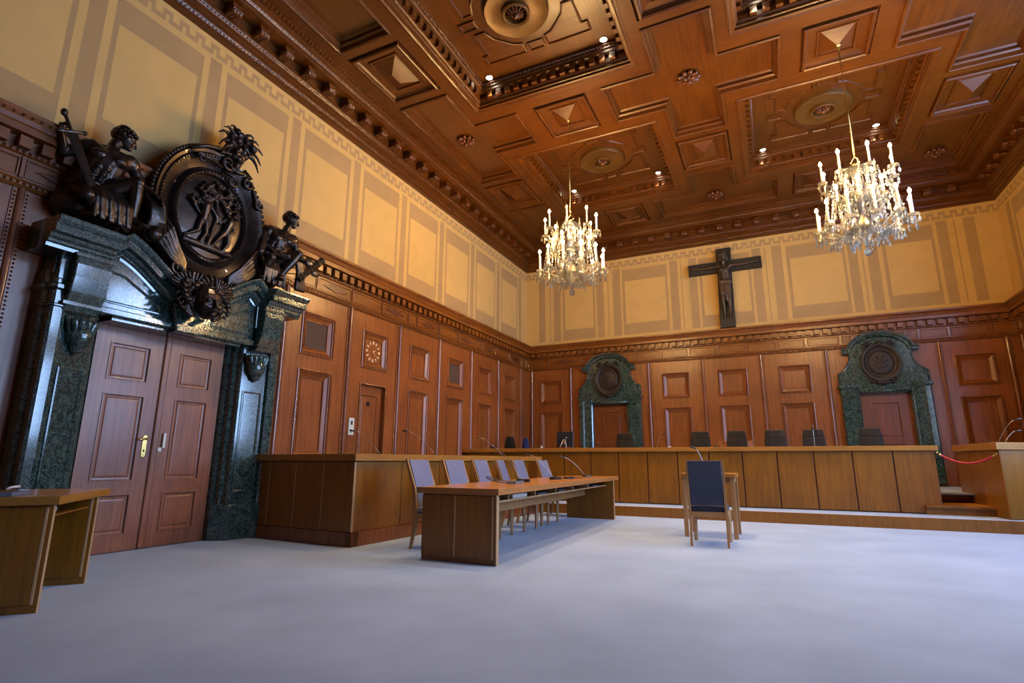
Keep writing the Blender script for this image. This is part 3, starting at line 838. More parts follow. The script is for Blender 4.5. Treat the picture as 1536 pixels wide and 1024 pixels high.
# ------------------------------------------------------------------ judges' portals on the back wall
def back_portal(x, k):
    t = empty('marble_portal', (x, 0, 0))
    BLo = lambda u, v, w: (u, -w, v)
    h = .52
    for s in (-1, 1):
        F = (lambda s: (lambda u, v, w: (s*u, -v, w)))(s)
        b = MB(); b.F = F
        P = [(h, .0), (h, .20), (h+.03, .22), (h+.06, .22), (h+.08, .25), (.76, .255), (.80, .28), (.90, .28), (.93, .24), (.93, .0)]
        b.prism(P, .58, 2.84); p = b.build('pier', M['marble'], t)
        b = MB(); b.F = F
        b.ring([(.60, .0), (.60, .27), (.78, .29), (.93, .29), (.95, .25), (.95, 0)], [(0, 2.82), (-.015, 2.84), (-.03, 2.86), (-.03, 2.90), (0, 2.92)], base=True)
        b.build('capital', M['marble'], p)
    half = [(.94, 2.84), (.94, 3.20), (.90, 3.235), (.84, 3.27), (.76, 3.35), (.70, 3.44), (.665, 3.54), (.65, 3.68)]
    arch = [(.62*math.cos(a), 3.66+.42*math.sin(a)) for a in [PI*i/16 for i in range(17)]]
    poly = [(-h, 2.70), (h, 2.70), (h, 2.84)]+half+arch[1:-1]+[(-a, c) for a, c in reversed(half)]+[(-h, 2.84)]
    b = MB(); b.F = BLo; b.prism(poly, 0, .23, .012); hd_ = b.build('header', M['marble'], t)
    b = MB(); b.F = BLo   # raised edge along the shoulders
    for s in (-1, 1):
        pts = [(s*a, -.23, c) for a, c in [(.91, 2.95), (.91, 3.19), (.87, 3.22), (.81, 3.26), (.735, 3.345), (.675, 3.44), (.64, 3.54), (.63, 3.64)]]
        b.F = FL; b.tube(pts, .022, 8)
    b.tube([(-h-.02, -.23, 2.74), (h+.02, -.23, 2.74)], .028, 8)
    b.build('edge_moulding', M['marble'], hd_, smooth=True)
    b = MB(); loops = []
    path = [(-.80, 3.70), (-.64, 3.70)]+[(-.58*math.cos(PI*i/20), 3.72+.37*math.sin(PI*i/20)) for i in range(21)]+[(.64, 3.70), (.80, 3.70)]
    pf = [(0, 0), (.24, 0), (.27, .03), (.27, .06), (.32, .07), (.34, .11), (.34, .13), (0, .13)]
    pl2 = []
    for i, (a, c) in enumerate(path):
        q0 = Vector(path[max(i-1, 0)]); q1 = Vector(path[min(i+1, len(path)-1)]); T = (q1-q0).normalized(); Nn = Vector((-T.y, T.x))
        loops.append([b.vert(a+Nn.x*d, -w_, c+Nn.y*d) for w_, d in pf])
    for a, c in zip(loops, loops[1:]):
        for j in range(len(pf)): b.face((a[j], a[(j+1) % len(pf)], c[(j+1) % len(pf)], c[j]))
    b.face(loops[0]); b.face(loops[-1][::-1])
    b.build('arched_cornice', M['marble'], t)
    b = MB(); SG_ = 40; LL = []
    for r, y_ in ((.40, .22), (.42, .26), (.415, .30), (.385, .31), (.35, .29), (.32, .25), (.285, .245), (.27, .27), (.25, .275), (.235, .26), (.12, .285), (.01, .29)):
        LL.append([b.vert(r*math.cos(2*PI*q/SG_), -y_, 3.44+r*1.12*math.sin(2*PI*q/SG_)) for q in range(SG_)])
    for a_, c_ in zip(LL, LL[1:]):
        for q in range(SG_): b.face((a_[q], a_[(q+1) % SG_], c_[(q+1) % SG_], c_[q]))
    if k:
        b.cap((0, -.275, 3.28), (0, -.285, 3.5), .02, .02, 8)
        for s in (-1, 1):
            b.cap((0, -.28, 3.36), (s*.10, -.28, 3.46), .02, .03, 8); b.cap((0, -.28, 3.44), (s*.07, -.28, 3.58), .02, .03, 8)
            b.cap((s*.05, -.28, 3.30), (s*.13, -.27, 3.36), .02, .02, 8)
    else:
        b.cap((-.09, -.27, 3.36), (.08, -.27, 3.55), .03, .03, 8); b.cap((.09, -.27, 3.34), (-.02, -.27, 3.46), .03, .02, 8); b.ell((0, -.28, 3.30), (.05, .02, .06))
    sh_ = b.build('carved_shield', M['bronze_dull'], t, smooth=True, angle=50)
    for s in (-1, 1):
        for sg, c0, r0_ in ((1, (s*.27, 3.86), .10), (-1, (s*.24, 3.02), .085)):
            b = MB(); pts = []; rad = []
            for i in range(20):
                q = i/19; an = PI/2*sg+s*sg*2.6*PI*q; rr = r0_*(1-.8*q); pts.append((c0[0]+rr*math.cos(an), -.27-.02*q, c0[1]+rr*math.sin(an))); rad.append(.026*(1-.4*q))
            b.tube(pts, rad, 8); b.build('scroll', M['bronze_dull'], sh_, smooth=True)
    b = MB(); b.ell((0, -.29, 3.90), (.08, .05, .07)); b.cap((-.14, -.27, 3.88), (.14, -.27, 3.88), .04, .04); b.cap((-.10, -.26, 2.95), (.10, -.26, 2.95), .045, .045); b.ell((0, -.28, 2.94), (.07, .05, .06)); b.build('crest_knot', M['bronze_dull'], sh_, smooth=True)
    return t
t = back_portal(2.76, 0); tag(t, 'green marble doorway at the left of the back wall, nearer the room corner', 'portal')
t = back_portal(9.60, 1); tag(t, 'green marble doorway at the right of the back wall, below the right chandelier', 'portal')

# ------------------------------------------------------------------ sculpture helpers
def remesh(o, vox=.012, sm=4, fac=.5, mat=None):
    r = o.modifiers.new('remesh', 'REMESH'); r.mode = 'VOXEL'; r.voxel_size = vox; r.use_smooth_shade = True
    s = o.modifiers.new('smooth', 'SMOOTH'); s.iterations = sm; s.factor = fac
    return o
def V(*a): return Vector(a)
def limb(b, pts, rad, seg=10):
    for (p, q), (r, s) in zip(zip(pts, pts[1:]), zip(rad, rad[1:])): b.cap(p, q, r, s, seg)
def head(b, c, d, r=.105, curls=True, hair=None):
    """head at c looking along d; hair goes into its own mesh builder when given"""
    c = Vector(c); d = Vector(d).normalized(); s = d.cross(V(0, 0, 1)).normalized(); u = s.cross(d).normalized()
    b.ell(c, (r*.86, r*.86, r*1.02)); b.ell(c+d*r*.25-u*r*.35, (r*.66, r*.66, r*.75))        # skull, jaw
    b.ell(c+d*r*.75-u*r*.78, (r*.28, r*.28, r*.25))                                            # chin
    b.cap(c+d*r*.86+u*r*.12, c+d*r*1.10-u*r*.30, r*.10, r*.16, 8)                              # nose
    for e in (-1, 1):
        b.cap(c+d*r*.80+s*e*r*.12+u*r*.22, c+d*r*.62+s*e*r*.55+u*r*.20, r*.10, r*.09, 8)       # brow
        b.ell(c+d*r*.73+s*e*r*.34+u*r*.02, r*.13)                                              # eye
        b.ell(c+s*e*r*.86-u*r*.08, (r*.16, r*.16, r*.26))                                      # ear
        b.ell(c+d*r*.55+s*e*r*.42-u*r*.25, r*.26)                                              # cheek
    b.cap(c+d*r*.88-s*r*.2-u*r*.52, c+d*r*.88+s*r*.2-u*r*.52, r*.075, r*.075, 8)               # lips
    b.cap(c+d*r*.85-s*r*.15-u*r*.62, c+d*r*.85+s*r*.15-u*r*.62, r*.08, r*.08, 8)
    if curls:
        h = hair or b; rnd = random.Random(3)
        for i in range(95):
            z = rnd.uniform(-.35, 1); a = rnd.uniform(0, 2*PI); q = math.sqrt(max(0, 1-z*z))
            v = d*(q*math.cos(a))+s*(q*math.sin(a))+u*z
            if v.dot(d) > .52 and z < .62: continue
            if v.dot(d) > .1 and z < .1: continue
            h.ell(c+v*r*.98, r*rnd.uniform(.13, .21), 8, 5)
def hand(b, w, d, n, size=.17, curl=.6, side=1):
    """hand from wrist w along d with palm normal n; five bent fingers"""
    w = Vector(w); d = Vector(d).normalized(); n = Vector(n); n = (n-d*n.dot(d)).normalized(); s = d.cross(n)*side; k = size/.18
    pal = w+d*.075*k
    b.cap(w, pal, .026*k, .030*k, 8); b.cap(w+s*.015*k, pal+s*.024*k, .020*k, .018*k, 8); b.cap(w-s*.015*k, pal-s*.024*k, .020*k, .018*k, 8)
    for i, (o, L) in enumerate(((-.034, .070), (-.012, .082), (.011, .076), (.033, .060))):
        p = w+d*.085*k+s*o*k; L *= k; dd = d.copy(); r = .0105*k
        for j in range(3):
            dd = (dd*math.cos(curl)+n*math.sin(curl)).normalized(); q = p+dd*L*(.45, .32, .23)[j]; b.cap(p, q, r, r*.92, 8); p = q; r *= .92
    p = w+d*.03*k-s*.028*k; td = (d*.6-s*.6+n*.45).normalized()
    q = p+td*.045*k; b.cap(p, q, .014*k, .012*k, 8); b.cap(q, q+(td*.5+n*.4+d*.5).normalized()*.035*k, .012*k, .010*k, 8)
def torso(b, pel, chest, neck, shL, shR, r=1.0, back=None):
    pel, chest, neck, shL, shR = map(Vector, (pel, chest, neck, shL, shR))
    side = (shL-shR).normalized(); up = (neck-pel).normalized(); fr = side.cross(up).normalized()
    if back is not None and fr.dot(Vector(back)) > 0: fr = -fr
    b.cap(pel, pel+(chest-pel)*.45, .135*r, .118*r, 12); b.cap(pel+(chest-pel)*.45, chest, .118*r, .145*r, 12)
    b.cap(pel+side*.07*r, chest+side*.05*r, .10*r, .12*r, 12); b.cap(pel-side*.07*r, chest-side*.05*r, .10*r, .12*r, 12)
    b.cap(chest+up*.05*r+side*.07*r, shL-side*.02, .105*r, .078*r, 10); b.cap(chest+up*.05*r-side*.07*r, shR+side*.02, .105*r, .078*r, 10)
    for e in (-1, 1):
        b.ell(chest+side*e*.075*r+fr*.075*r+up*.035*r, (.075*r, .085*r, .062*r))               # pectorals
        for j in range(3): b.ell(pel+(chest-pel)*(.30+.21*j)+side*e*.034*r+fr*.108*r, (.034*r, .036*r, .033*r), 8, 6)
        b.cap(chest+side*e*.12*r, chest-up*.16*r+side*e*.11*r, .05*r, .035*r, 8)
    b.cap(chest+up*.1*r, neck, .10*r, .056*r, 10); b.cap(neck-up*.02, neck+up*.07*r, .056*r, .052*r, 10)
    b.cap(neck-up*.05+side*.04, shL-side*.03+up*.01, .05*r, .05*r); b.cap(neck-up*.05-side*.04, shR+side*.03+up*.01, .05*r, .05*r)
    return side, up, fr
def arm(b, sh, el, wr, r=1):
    sh, el, wr = map(Vector, (sh, el, wr))
    b.ell(sh, .072*r); b.cap(sh, sh.lerp(el, .5), .056*r, .053*r); b.cap(sh.lerp(el, .45), el, .053*r, .040*r)
    b.cap(el, el.lerp(wr, .35), .041*r, .044*r); b.cap(el.lerp(wr, .35), wr, .044*r, .026*r)
def leg(b, hp, kn, an, toe, r=1):
    hp, kn, an, toe = map(Vector, (hp, kn, an, toe))
    b.cap(hp, hp.lerp(kn, .5), .098*r, .088*r, 12); b.cap(hp.lerp(kn, .5), kn, .088*r, .060*r, 12); b.ell(kn, .064*r)
    b.cap(kn, kn.lerp(an, .35), .056*r, .062*r); b.cap(kn.lerp(an, .35), an, .062*r, .034*r); b.ell(an, .038*r)
    d = toe-an; b.cap(an-d*.15-V(0, 0, .02), an+d*.55-V(0, 0, .025), .036*r, .034*r)
    s = d.cross(V(0, 0, 1)).normalized()
    for i, o in enumerate((-.03, -.014, 0, .014, .028)):
        b.cap(an+d*.5+s*o*r-V(0, 0, .03), toe+s*o*1.1*r-d*.06*abs(i-1), .017*r, .012*r, 8)
def cloth(b, paths, r0=.03, r1=.02):
    for p in paths:
        n = len(p)
        for i, (a, c) in enumerate(zip(p, p[1:])): b.cap(a, c, r0+(r1-r0)*i/n, r0+(r1-r0)*(i+1)/n, 8)

# figure with the upright sword, left of the medallion
st = empty('bronze_statue', (.3, -12.85, 3.56)); O = V(.3, -12.85, 3.56)
tag(st, 'seated bronze figure of a man with an upright sword, left on the marble doorway', 'statue')
b = MB(); b.F = lambda u, v, w: (u-O.x, v-O.y, w-O.z)
torso(b, (.28, -12.93, 4.06), (.36, -12.83, 4.40), (.37, -12.79, 4.62), (.42, -12.60, 4.52), (.30, -12.98, 4.56), 1.22, back=(-1, 0, 0))
arm(b, (.29, -13.0, 4.55), (.20, -13.17, 4.40), (.30, -13.27, 4.58), 1.22); hand(b, (.31, -13.27, 4.56), (.05, .05, 1), (1, .3, 0), .18, 1.0)
arm(b, (.42, -12.59, 4.50), (.44, -12.46, 4.27), (.60, -12.36, 4.16), 1.22); hand(b, (.59, -12.36, 4.16), (.6, .5, -.5), (0, -.3, -1), .18, .5)
leg(b, (.32, -12.85, 4.02), (.62, -12.60, 4.22), (.56, -12.56, 3.80), (.69, -12.45, 3.71), 1.22)
leg(b, (.30, -13.0, 4.0), (.60, -13.06, 3.86), (.42, -12.86, 3.74), (.40, -12.72, 3.70), 1.2)
b.cap((.37, -12.79, 4.64), (.385, -12.73, 4.72), .056, .05)
head(b, (.40, -12.69, 4.80), (.35, 1, -.42), .118, curls=False)
body = remesh(b.build('body', M['bronze'], st, smooth=True), .0085, 3)
b = MB(); b.F = lambda u, v, w: (u-O.x, v-O.y, w-O.z); hb = MB(); hb.F = b.F
head(b, (.40, -12.69, 4.80), (.35, 1, -.42), .118, hair=hb); hb.cap((.36, -12.73, 4.84), (.38, -12.71, 4.88), .10, .09)
hb.build('hair', M['bronze'], st, smooth=True)
b = MB(); b.F = lambda u, v, w: (u-O.x, v-O.y, w-O.z)      # drapery and rock seat
b.ell((.25, -12.97, 3.84), (.22, .26, .20), 16, 10); b.ell((.30, -12.80, 3.72), (.26, .24, .14), 16, 10)
for i in range(9):
    y = -13.02+.045*i
    cloth(b, [[(.34, y, 4.08-.01*i), (.50+.01*(i % 3), y+.03, 4.03), (.60+.012*(i % 2), y+.05, 3.88), (.60, y+.06+.02*(i % 2), 3.66)]], .034, .024)
for i in range(6):
    cloth(b, [[(.52, -12.44+.02*i, 4.18), (.58+.01*i, -12.38+.02*i, 4.06), (.56, -12.36+.03*i, 3.88), (.50+.02*i, -12.38+.035*i, 3.72)]], .030, .03)
b.ell((.52, -12.28, 3.72), (.1, .1, .10)); b.cap((.15, -12.75, 4.05), (.12, -12.4, 3.8), .08, .07)
remesh(b.build('drapery', M['bronze'], st, smooth=True), .011, 2)
b = MB()                                                   # sword: pommel, grip, guard, blade
P0 = V(.40, -13.315, 4.76)-O; P1 = V(.60, -12.86, 3.66)-O; D = (P1-P0).normalized(); S = D.cross(V(1, 0, 0)).normalized()
b.ell(P0, (.034, .034, .045)); b.cap(P0, P0+D*.20, .018, .018)
g = P0+D*.22; b.cap(g-S*.12, g+S*.12, .018, .018); b.ell(g-S*.13, .026); b.ell(g+S*.13, .026)
X = D.cross(S); L = (P1-g).length
vs_ = []
for t_, wd in ((0, .055), (.2, .052), (.9, .036), (1.0, .002)):
    c = g+D*L*t_; vs_.append([b.vert(*(c+S*wd)), b.vert(*(c+X*.012)), b.vert(*(c-S*wd)), b.vert(*(c-X*.012))])
for a, c in zip(vs_, vs_[1:]):
    for k in range(4): b.face((a[k], a[(k+1) % 4], c[(k+1) % 4], c[k]))
b.build('sword', M['bronze'], st, smooth=True, angle=35)

# second figure, right of the medallion, holding a bundle of rods
st = empty('bronze_statue', (.3, -10.35, 3.56)); O = V(.3, -10.35, 3.56)
tag(st, 'seated bronze figure leaning on a rod bundle, right on the marble doorway', 'statue')
b = MB(); b.F = lambda u, v, w: (u-O.x, v-O.y, w-O.z); Fo = b.F
torso(b, (.30, -10.47, 4.04), (.36, -10.36, 4.36), (.40, -10.28, 4.58), (.40, -10.12, 4.50), (.32, -10.52, 4.52), 1.15, back=(-1, 0, 0))
arm(b, (.33, -10.53, 4.50), (.34, -10.66, 4.26), (.48, -10.46, 4.14), 1.15); hand(b, (.47, -10.47, 4.15), (.5, .8, -.1), (0, 0, -1), .17, .5)
arm(b, (.40, -10.11, 4.48), (.42, -10.04, 4.24), (.52, -9.88, 4.16), 1.15); hand(b, (.51, -9.90, 4.17), (.4, 1, 0), (.2, 0, -1), .17, .9)
leg(b, (.34, -10.42, 4.02), (.64, -10.20, 4.18), (.54, -10.40, 3.80), (.66, -10.48, 3.69), 1.15)
leg(b, (.30, -10.50, 4.0), (.56, -10.62, 4.0), (.42, -10.66, 3.74), (.52, -10.74, 3.68), 1.12)
b.cap((.39, -10.28, 4.58), (.41, -10.24, 4.68), .055, .05)
head(b, (.43, -10.21, 4.79), (.75, .65, -.35), .115, curls=False)
remesh(b.build('body', M['bronze'], st, smooth=True), .0085, 3)
b = MB(); b.F = Fo; hb = MB(); hb.F = Fo
head(b, (.43, -10.21, 4.79), (.75, .65, -.35), .115, hair=hb); hb.cap((.40, -10.24, 4.83), (.41, -10.23, 4.86), .10, .09)
hb.build('hair', M['bronze'], st, smooth=True)
b = MB(); b.F = Fo
b.ell((.28, -10.48, 3.80), (.20, .26, .2), 16, 10)
for i in range(8):
    y = -10.70+.05*i
    cloth(b, [[(.30, y, 4.06), (.44+.01*(i % 3), y+.02, 4.0), (.52, y+.03, 3.84), (.50, y+.03+.02*(i % 2), 3.64)]], .034, .026)
for i in range(6):
    cloth(b, [[(.44, -10.58+.03*i, 4.20), (.50, -10.50+.04*i, 4.10-.01*i), (.60, -10.34+.02*i, 4.12-.03*i)]], .028, .022)
    cloth(b, [[(.62, -10.20+.02*i, 4.06), (.60, -10.14+.02*i, 3.92), (.56, -10.12+.03*i, 3.66)]], .030, .03)
b.cap((.34, -10.62, 4.42), (.40, -10.70, 4.10), .06, .07)
remesh(b.build('drapery', M['bronze'], st, smooth=True), .011, 2)
b = MB(); b.F = Fo
A, B_ = V(.62, -10.14, 3.80), V(.60, -9.70, 4.24); D = (B_-A).normalized(); S = D.cross(V(1, 0, 0)).normalized(); X = D.cross(S)
for i in range(8):
    a = 2*PI*i/8; o = S*math.cos(a)*.036+X*math.sin(a)*.036; b.cap(A+o, B_+o, .016, .016, 6)
for t_ in (.15, .5, .85): b.tube([A.lerp(B_, t_)-D*.012, A.lerp(B_, t_)+D*.012], .056, 12)
b.ell(B_+D*.04, (.055, .055, .055)); b.ell(A.lerp(B_, .62)+S*.09, (.03, .09, .07)); b.ell(A.lerp(B_, .62)-S*.09, (.03, .09, .07))
b.build('rod_bundle', M['bronze'], st, smooth=True, angle=50)

# ------------------------------------------------------------------ oval bronze medallion
CO = V(.30, -11.47, 4.33)
ct = empty('bronze_cartouche', CO); tag(ct, 'great oval bronze medallion with relief figures, scrolls and leaf crest above the doorway', 'relief')
b = MB(); SG = 72
def elloop(b, ry, rz, x, sc_=None):
    return [b.vert(x, ry*math.cos(2*PI*k/SG)*(sc_(k) if sc_ else 1), rz*math.sin(2*PI*k/SG)*(sc_(k) if sc_ else 1)) for k in range(SG)]
prof = [(.80, .96, -.12), (.82, .98, -.02), (.82, .98, .04), (.79, .95, .085), (.75, .91, .07), (.73, .88, .09), (.70, .85, .08), (.64, .78, .03), (.58, .71, .0), (.555, .675, .03), (.545, .665, .06), (.52, .635, .075), (.49, .60, .06), (.475, .585, .02), (.40, .50, .035), (.25, .32, .055), (.1, .14, .06), (.01, .015, .06)]
L = [elloop(b, *p) for p in prof]
for a, c in zip(L, L[1:]):
    for k in range(SG): b.face((a[k], a[(k+1) % SG], c[(k+1) % SG], c[k]))
b.face(L[-1])
for k in range(64):
    a = 2*PI*k/64; b.ell((.062, .515*math.cos(a), .63*math.sin(a)), (.022, .017, .017), 6, 4)
for k in range(100):
    a = 2*PI*k/100
    b.ell((.085, .715*math.cos(a), .865*math.sin(a)), (.014, .014, .014), 6, 4)
for k in range(46):
    a = math.radians(75)+math.radians(150)*k/45; b.ell((.05, .83*math.cos(a), .99*math.sin(a)), (.03, .03, .03), 8, 5)
for k in range(10):
    a = math.radians(15)+math.radians(40)*k/9; b.ell((.05, .83*math.cos(a), .99*math.sin(a)), (.03, .03, .03), 8, 5)
b.build('dish', M['bronze'], ct, smooth=True, angle=50)
# relief: man, woman and tree
b = MB(); k = .62
def rp(x, y, z): return (x, y, z)
b.cap((.06, -.03, -.42), (.07, .05, -.02), .04, .035); b.cap((.07, .05, -.02), (.07, .02, .25), .035, .03)
rnd = random.Random(5)
for i in range(130):
    a = rnd.uniform(-.1, PI+.1); r = rnd.uniform(.14, .44); b.ell((.085, .03+r*math.cos(a)*.85, .12+r*math.sin(a)*.85), (.05, rnd.uniform(.025, .045), rnd.uniform(.02, .035)), 7, 5)
def small(b, pel, ch, hd, aL, aR, lL, lR):
    b.cap((.08, *pel), (.09, *ch), .055, .068); b.ell((.10, *hd), (.042, .038, .05)); b.cap((.09, *ch), (.09, *hd), .05, .02)
    for pts in (aL, aR): limb(b, [(.09, *q) for q in pts], [.027, .023, .018])
    for pts in (lL, lR): limb(b, [(.085, *q) for q in pts], [.044, .034, .022, .024])
small(b, (-.14, -.08), (-.13, .10), (-.06, .23), [(-.19, .13), (-.30, .07), (-.21, -.03)], [(-.07, .12), (.03, .02), (.12, -.02)], [(-.17, -.12), (-.20, -.28), (-.33, -.38), (-.36, -.39)], [(-.10, -.12), (-.08, -.28), (-.14, -.40), (-.10, -.42)])
small(b, (.20, -.15), (.24, .01), (.20, .13), [(.19, .04), (.10, -.06), (.03, .0)], [(.29, .03), (.32, -.10), (.25, -.16)], [(.17, -.19), (.10, -.30), (.03, -.42), (.0, -.43)], [(.24, -.19), (.25, -.33), (.19, -.43), (.22, -.45)])
b.cap((.05, -.35, -.45), (.05, .3, -.46), .05, .05); b.ell((.05, .05, -.45), (.05, .18, .06))
remesh(b.build('relief_figures', M['bronze'], ct, smooth=True), .0075, 2)
# scrolls round the rim
def spiral(b, c, r0, turns, a0, x=.1, r=.03, dirn=1, tail=None):
    pts = []; rad = []
    n = int(16*turns)
    for i in range(n+1):
        t = i/n; a = a0+dirn*2*PI*turns*t; q = r0*(1-.82*t); pts.append((x+.02*t, c[0]+q*math.cos(a), c[1]+q*math.sin(a))); rad.append(r*(1-.5*t))
    if tail: pts = tail+pts; rad = [r*.8]*len(tail)+rad
    b.tube(pts, rad, 8)
for args in (((.10, .86), .15, 1.6, PI*.75, .10, .036, -1, [(.10, -.45, .80), (.12, -.25, .93), (.12, -.08, .99)]),
             ((-.30, .72), .07, 1.3, PI*.9, .12, .026, -1, [(.10, .02, .74), (.12, -.15, .78)]),
             ((.18, .60), .09, 1.4, PI*.5, .12, .028, -1, [(.1, .02, .70)]),
             ((.46, .70), .10, 1.4, PI*.4, .10, .028, 1, [(.1, .36, .88)]),
             ((.66, .44), .07, 1.3, PI*.9, .12, .024, 1, [(.1, .52, .66)]),
             ((-.40, -.90), .10, 1.4, PI*.5, .12, .03, 1, None), ((.40, -.90), .10, 1.4, PI*.5, .12, .03, -1, None)):
    b = MB(); spiral(b, *args); b.build('scroll', M['bronze'], ct, smooth=True)
for s in (-1, 1):
    b = MB()
    for j in range(5):
        b.tube([(.02+.02*j, s*(.80-.02*j), -.46+.05*j), (.12+.015*j, s*(.70-.03*j), -.62+.05*j), (.14, s*(.52-.02*j), -.80+.04*j), (.10, s*(.30), -.92+.03*j)], .030, 8)
    remesh(b.build('ribbon', M['bronze'], ct, smooth=True), .01, 1)
b = MB()                                                  # crest of leaves and flowers
cy, cz = .24, 1.12
for i in range(75):
    b.ell((.09+rnd.uniform(-.05, .10), cy+rnd.uniform(-.19, .19), cz+rnd.uniform(-.18, .26)), rnd.uniform(.03, .055), 8, 6)
for a in (-95, -72, -50, -30, -12, 8, 26, 46, 68, 90):
    A = math.radians(a); s_, c_ = math.sin(A), math.cos(A); L_ = 1.0 if abs(a) < 60 else .85
    pts = [V(.09, cy+.10*s_, cz+.10*c_)]
    for q in range(1, 6):
        r_ = (.10+.055*q)*L_; bend = .045*q*q*.12*(1 if a >= 0 else -1)
        pts.append(V(.09+.012*q, cy+r_*s_+bend*c_, cz+r_*c_*1.05+.03-.012*max(0, q-3)**2*2-abs(bend*s_)))
    b.tube(pts, [.045, .042, .036, .028, .02, .010], 8)
b.cap((.08, cy, cz-.28), (.08, cy, cz-.1), .04, .12); 
b.tube([(.1, cy-.1, cz-.3), (.12, cy, cz-.34), (.1, cy+.12, cz-.3)], .035, 8)
remesh(b.build('leaf_crest', M['bronze'], ct, smooth=True), .011, 1)

# snake-haired mask on the keystone
CM = V(.66, YC+.0, 3.03)
mk = empty('bronze_mask', CM); tag(mk, 'bronze snake-haired face with open mouth in the centre of the marble doorway', 'mask')
b = MB(); b.F = FL
head(b, (.06, 0, -.02), (1, 0, -.12), .205, curls=False)
b.ell((.07, 0, -.02), (.15, .15, .21)); b.cap((-.16, 0, 0), (-.05, 0, 0), .12, .13)
face = remesh(b.build('face', M['bronze'], mk, smooth=True), .008, 2)
b = MB(); b.ell((.262, 0, -.155), (.012, .042, .016)); b.build('open_mouth', M['dark'], face, smooth=True)
b = MB(); rnd = random.Random(11)
for i in range(22):
    a = math.radians(-35+250*i/21); r0 = .19; c_, s_ = math.cos(a), math.sin(a)
    pts = []
    for j in range(7):
        r = r0+.028*j; w_ = .03*math.sin(j*1.5+i*1.3); pts.append((.03+.03*math.sin(j*1.1+i), (r*c_-w_*s_)*1.02, r*s_*.95+w_*c_+.02))
    b.tube(pts, [.032, .032, .028, .026, .023, .02, .014], 8)
for s in (-1, 1):
    for j in range(4): b.tube([(.02, s*.17, -.02-.03*j), (.03, s*(.22+.01*j), -.08-.03*j), (.04, s*(.19-.01*j), -.17-.02*j), (.05, s*.11, -.23)], .02, 8)
b.build('snake_hair', M['bronze'], mk, smooth=True)
for s in (-1, 1):
    b = MB()
    for j in range(9):
        a = math.radians(15+11*j); b.cap((.0, s*.16, .12), (-.02+.01*j, s*(.16+.27*math.cos(a)), .12+.20*math.sin(a)), .03, .018, 8)
    b.build('wing', M['bronze'], mk, smooth=True)

# ------------------------------------------------------------------ crucifix
cr = empty('crucifix', (6.22, -.02, 4.70)); tag(cr, 'large dark crucifix with a bronze figure on the cream back wall', 'crucifix')
b = MB(); b.F = lambda u, v, w: (u-6.22, -w, v-4.70)
b.prism([(6.0, 4.70), (6.40, 4.70), (6.41, 6.325), (7.20, 6.325), (7.20, 6.65), (6.42, 6.65), (6.43, 7.03), (6.03, 7.03), (6.03, 6.65), (5.25, 6.65), (5.25, 6.325), (6.03, 6.325)], .04, .14, .006)
b.build('cross_beams', M['cross_wood'], cr)
b = MB(); b.F = lambda u, v, w: (u-6.22, v, w-4.70)
Y = -.21
torso(b, (6.21, Y, 5.98), (6.22, Y, 6.30), (6.22, Y, 6.52), (6.40, Y+.01, 6.47), (6.04, Y+.01, 6.47), .95, back=(0, 1, 0))
for s in (-1, 1):
    b.ell((6.22+s*.18, Y, 6.47), .062); limb(b, [(6.22+s*.18, Y, 6.47), (6.22+s*.50, Y+.02, 6.46), (6.22+s*.82, Y+.03, 6.50)], [.05, .038, .024])
    hand(b, (6.22+s*.80, Y+.03, 6.50), (s, 0, .05), (0, -1, 0), .15, .35, side=s)
    leg(b, (6.21+s*.075, Y, 5.92), (6.22+s*.085, Y-.06, 5.48), (6.22+s*.07, Y, 5.08), (6.22+s*.08, Y-.05, 4.93), .86)
b.cap((6.22, Y-.01, 6.52), (6.22, Y-.05, 6.64), .052, .05)
head(b, (6.22, Y-.07, 6.74), (0, -1, -.45), .115)
for i in range(7): b.cap((6.10+.04*i, Y-.09, 6.0), (6.12+.035*i, Y-.10, 5.62-.03*(i % 2)), .04, .034)
b.cap((6.12, Y-.06, 6.0), (6.33, Y-.06, 5.97), .08, .08); b.cap((6.22, Y-.09, 5.7), (6.24, Y-.08, 5.42), .05, .03)
for s in (-1, 1): b.cap((6.22+s*.09, Y-.02, 6.65), (6.22+s*.08, Y-.02, 6.82), .05, .05)
remesh(b.build('figure', M['bronze_crucifix'], cr, smooth=True), .010, 2)
# ------------------------------------------------------------------ dais and steps
b = MB(); b.box(-.0, -4.92, 0, W, 0, .17); b.box(0, -4.945, .0, W, -4.90, .185); o = struct(b.build('platform', M['bench'])); o['label'] = 'low oak platform with carpet under the judges bench'
b = MB(); b.box(0, -4.90, .16, W, 0, .186); struct(b.build('platform_carpet', M['carpet']))
b = MB(); b.box(9.3, -4.22, .18, 11.2, 0, .32); b.box(9.3, -4.25, .30, 11.2, -3.0, .338); struct(b.build('step_1', M['bench']))
b = MB(); b.box(9.3, -3.15, .33, 11.2, 0, .49); b.box(9.3, -3.18, .475, 11.2, -3.1, .513); b.box(0.1, -3.4, .18, 9.4, 0, .49); struct(b.build('step_2', M['bench']))
b = MB(); b.box(.1, -3.38, .48, 11.2, -.1, .508); struct(b.build('dais_carpet', M['carpet']))

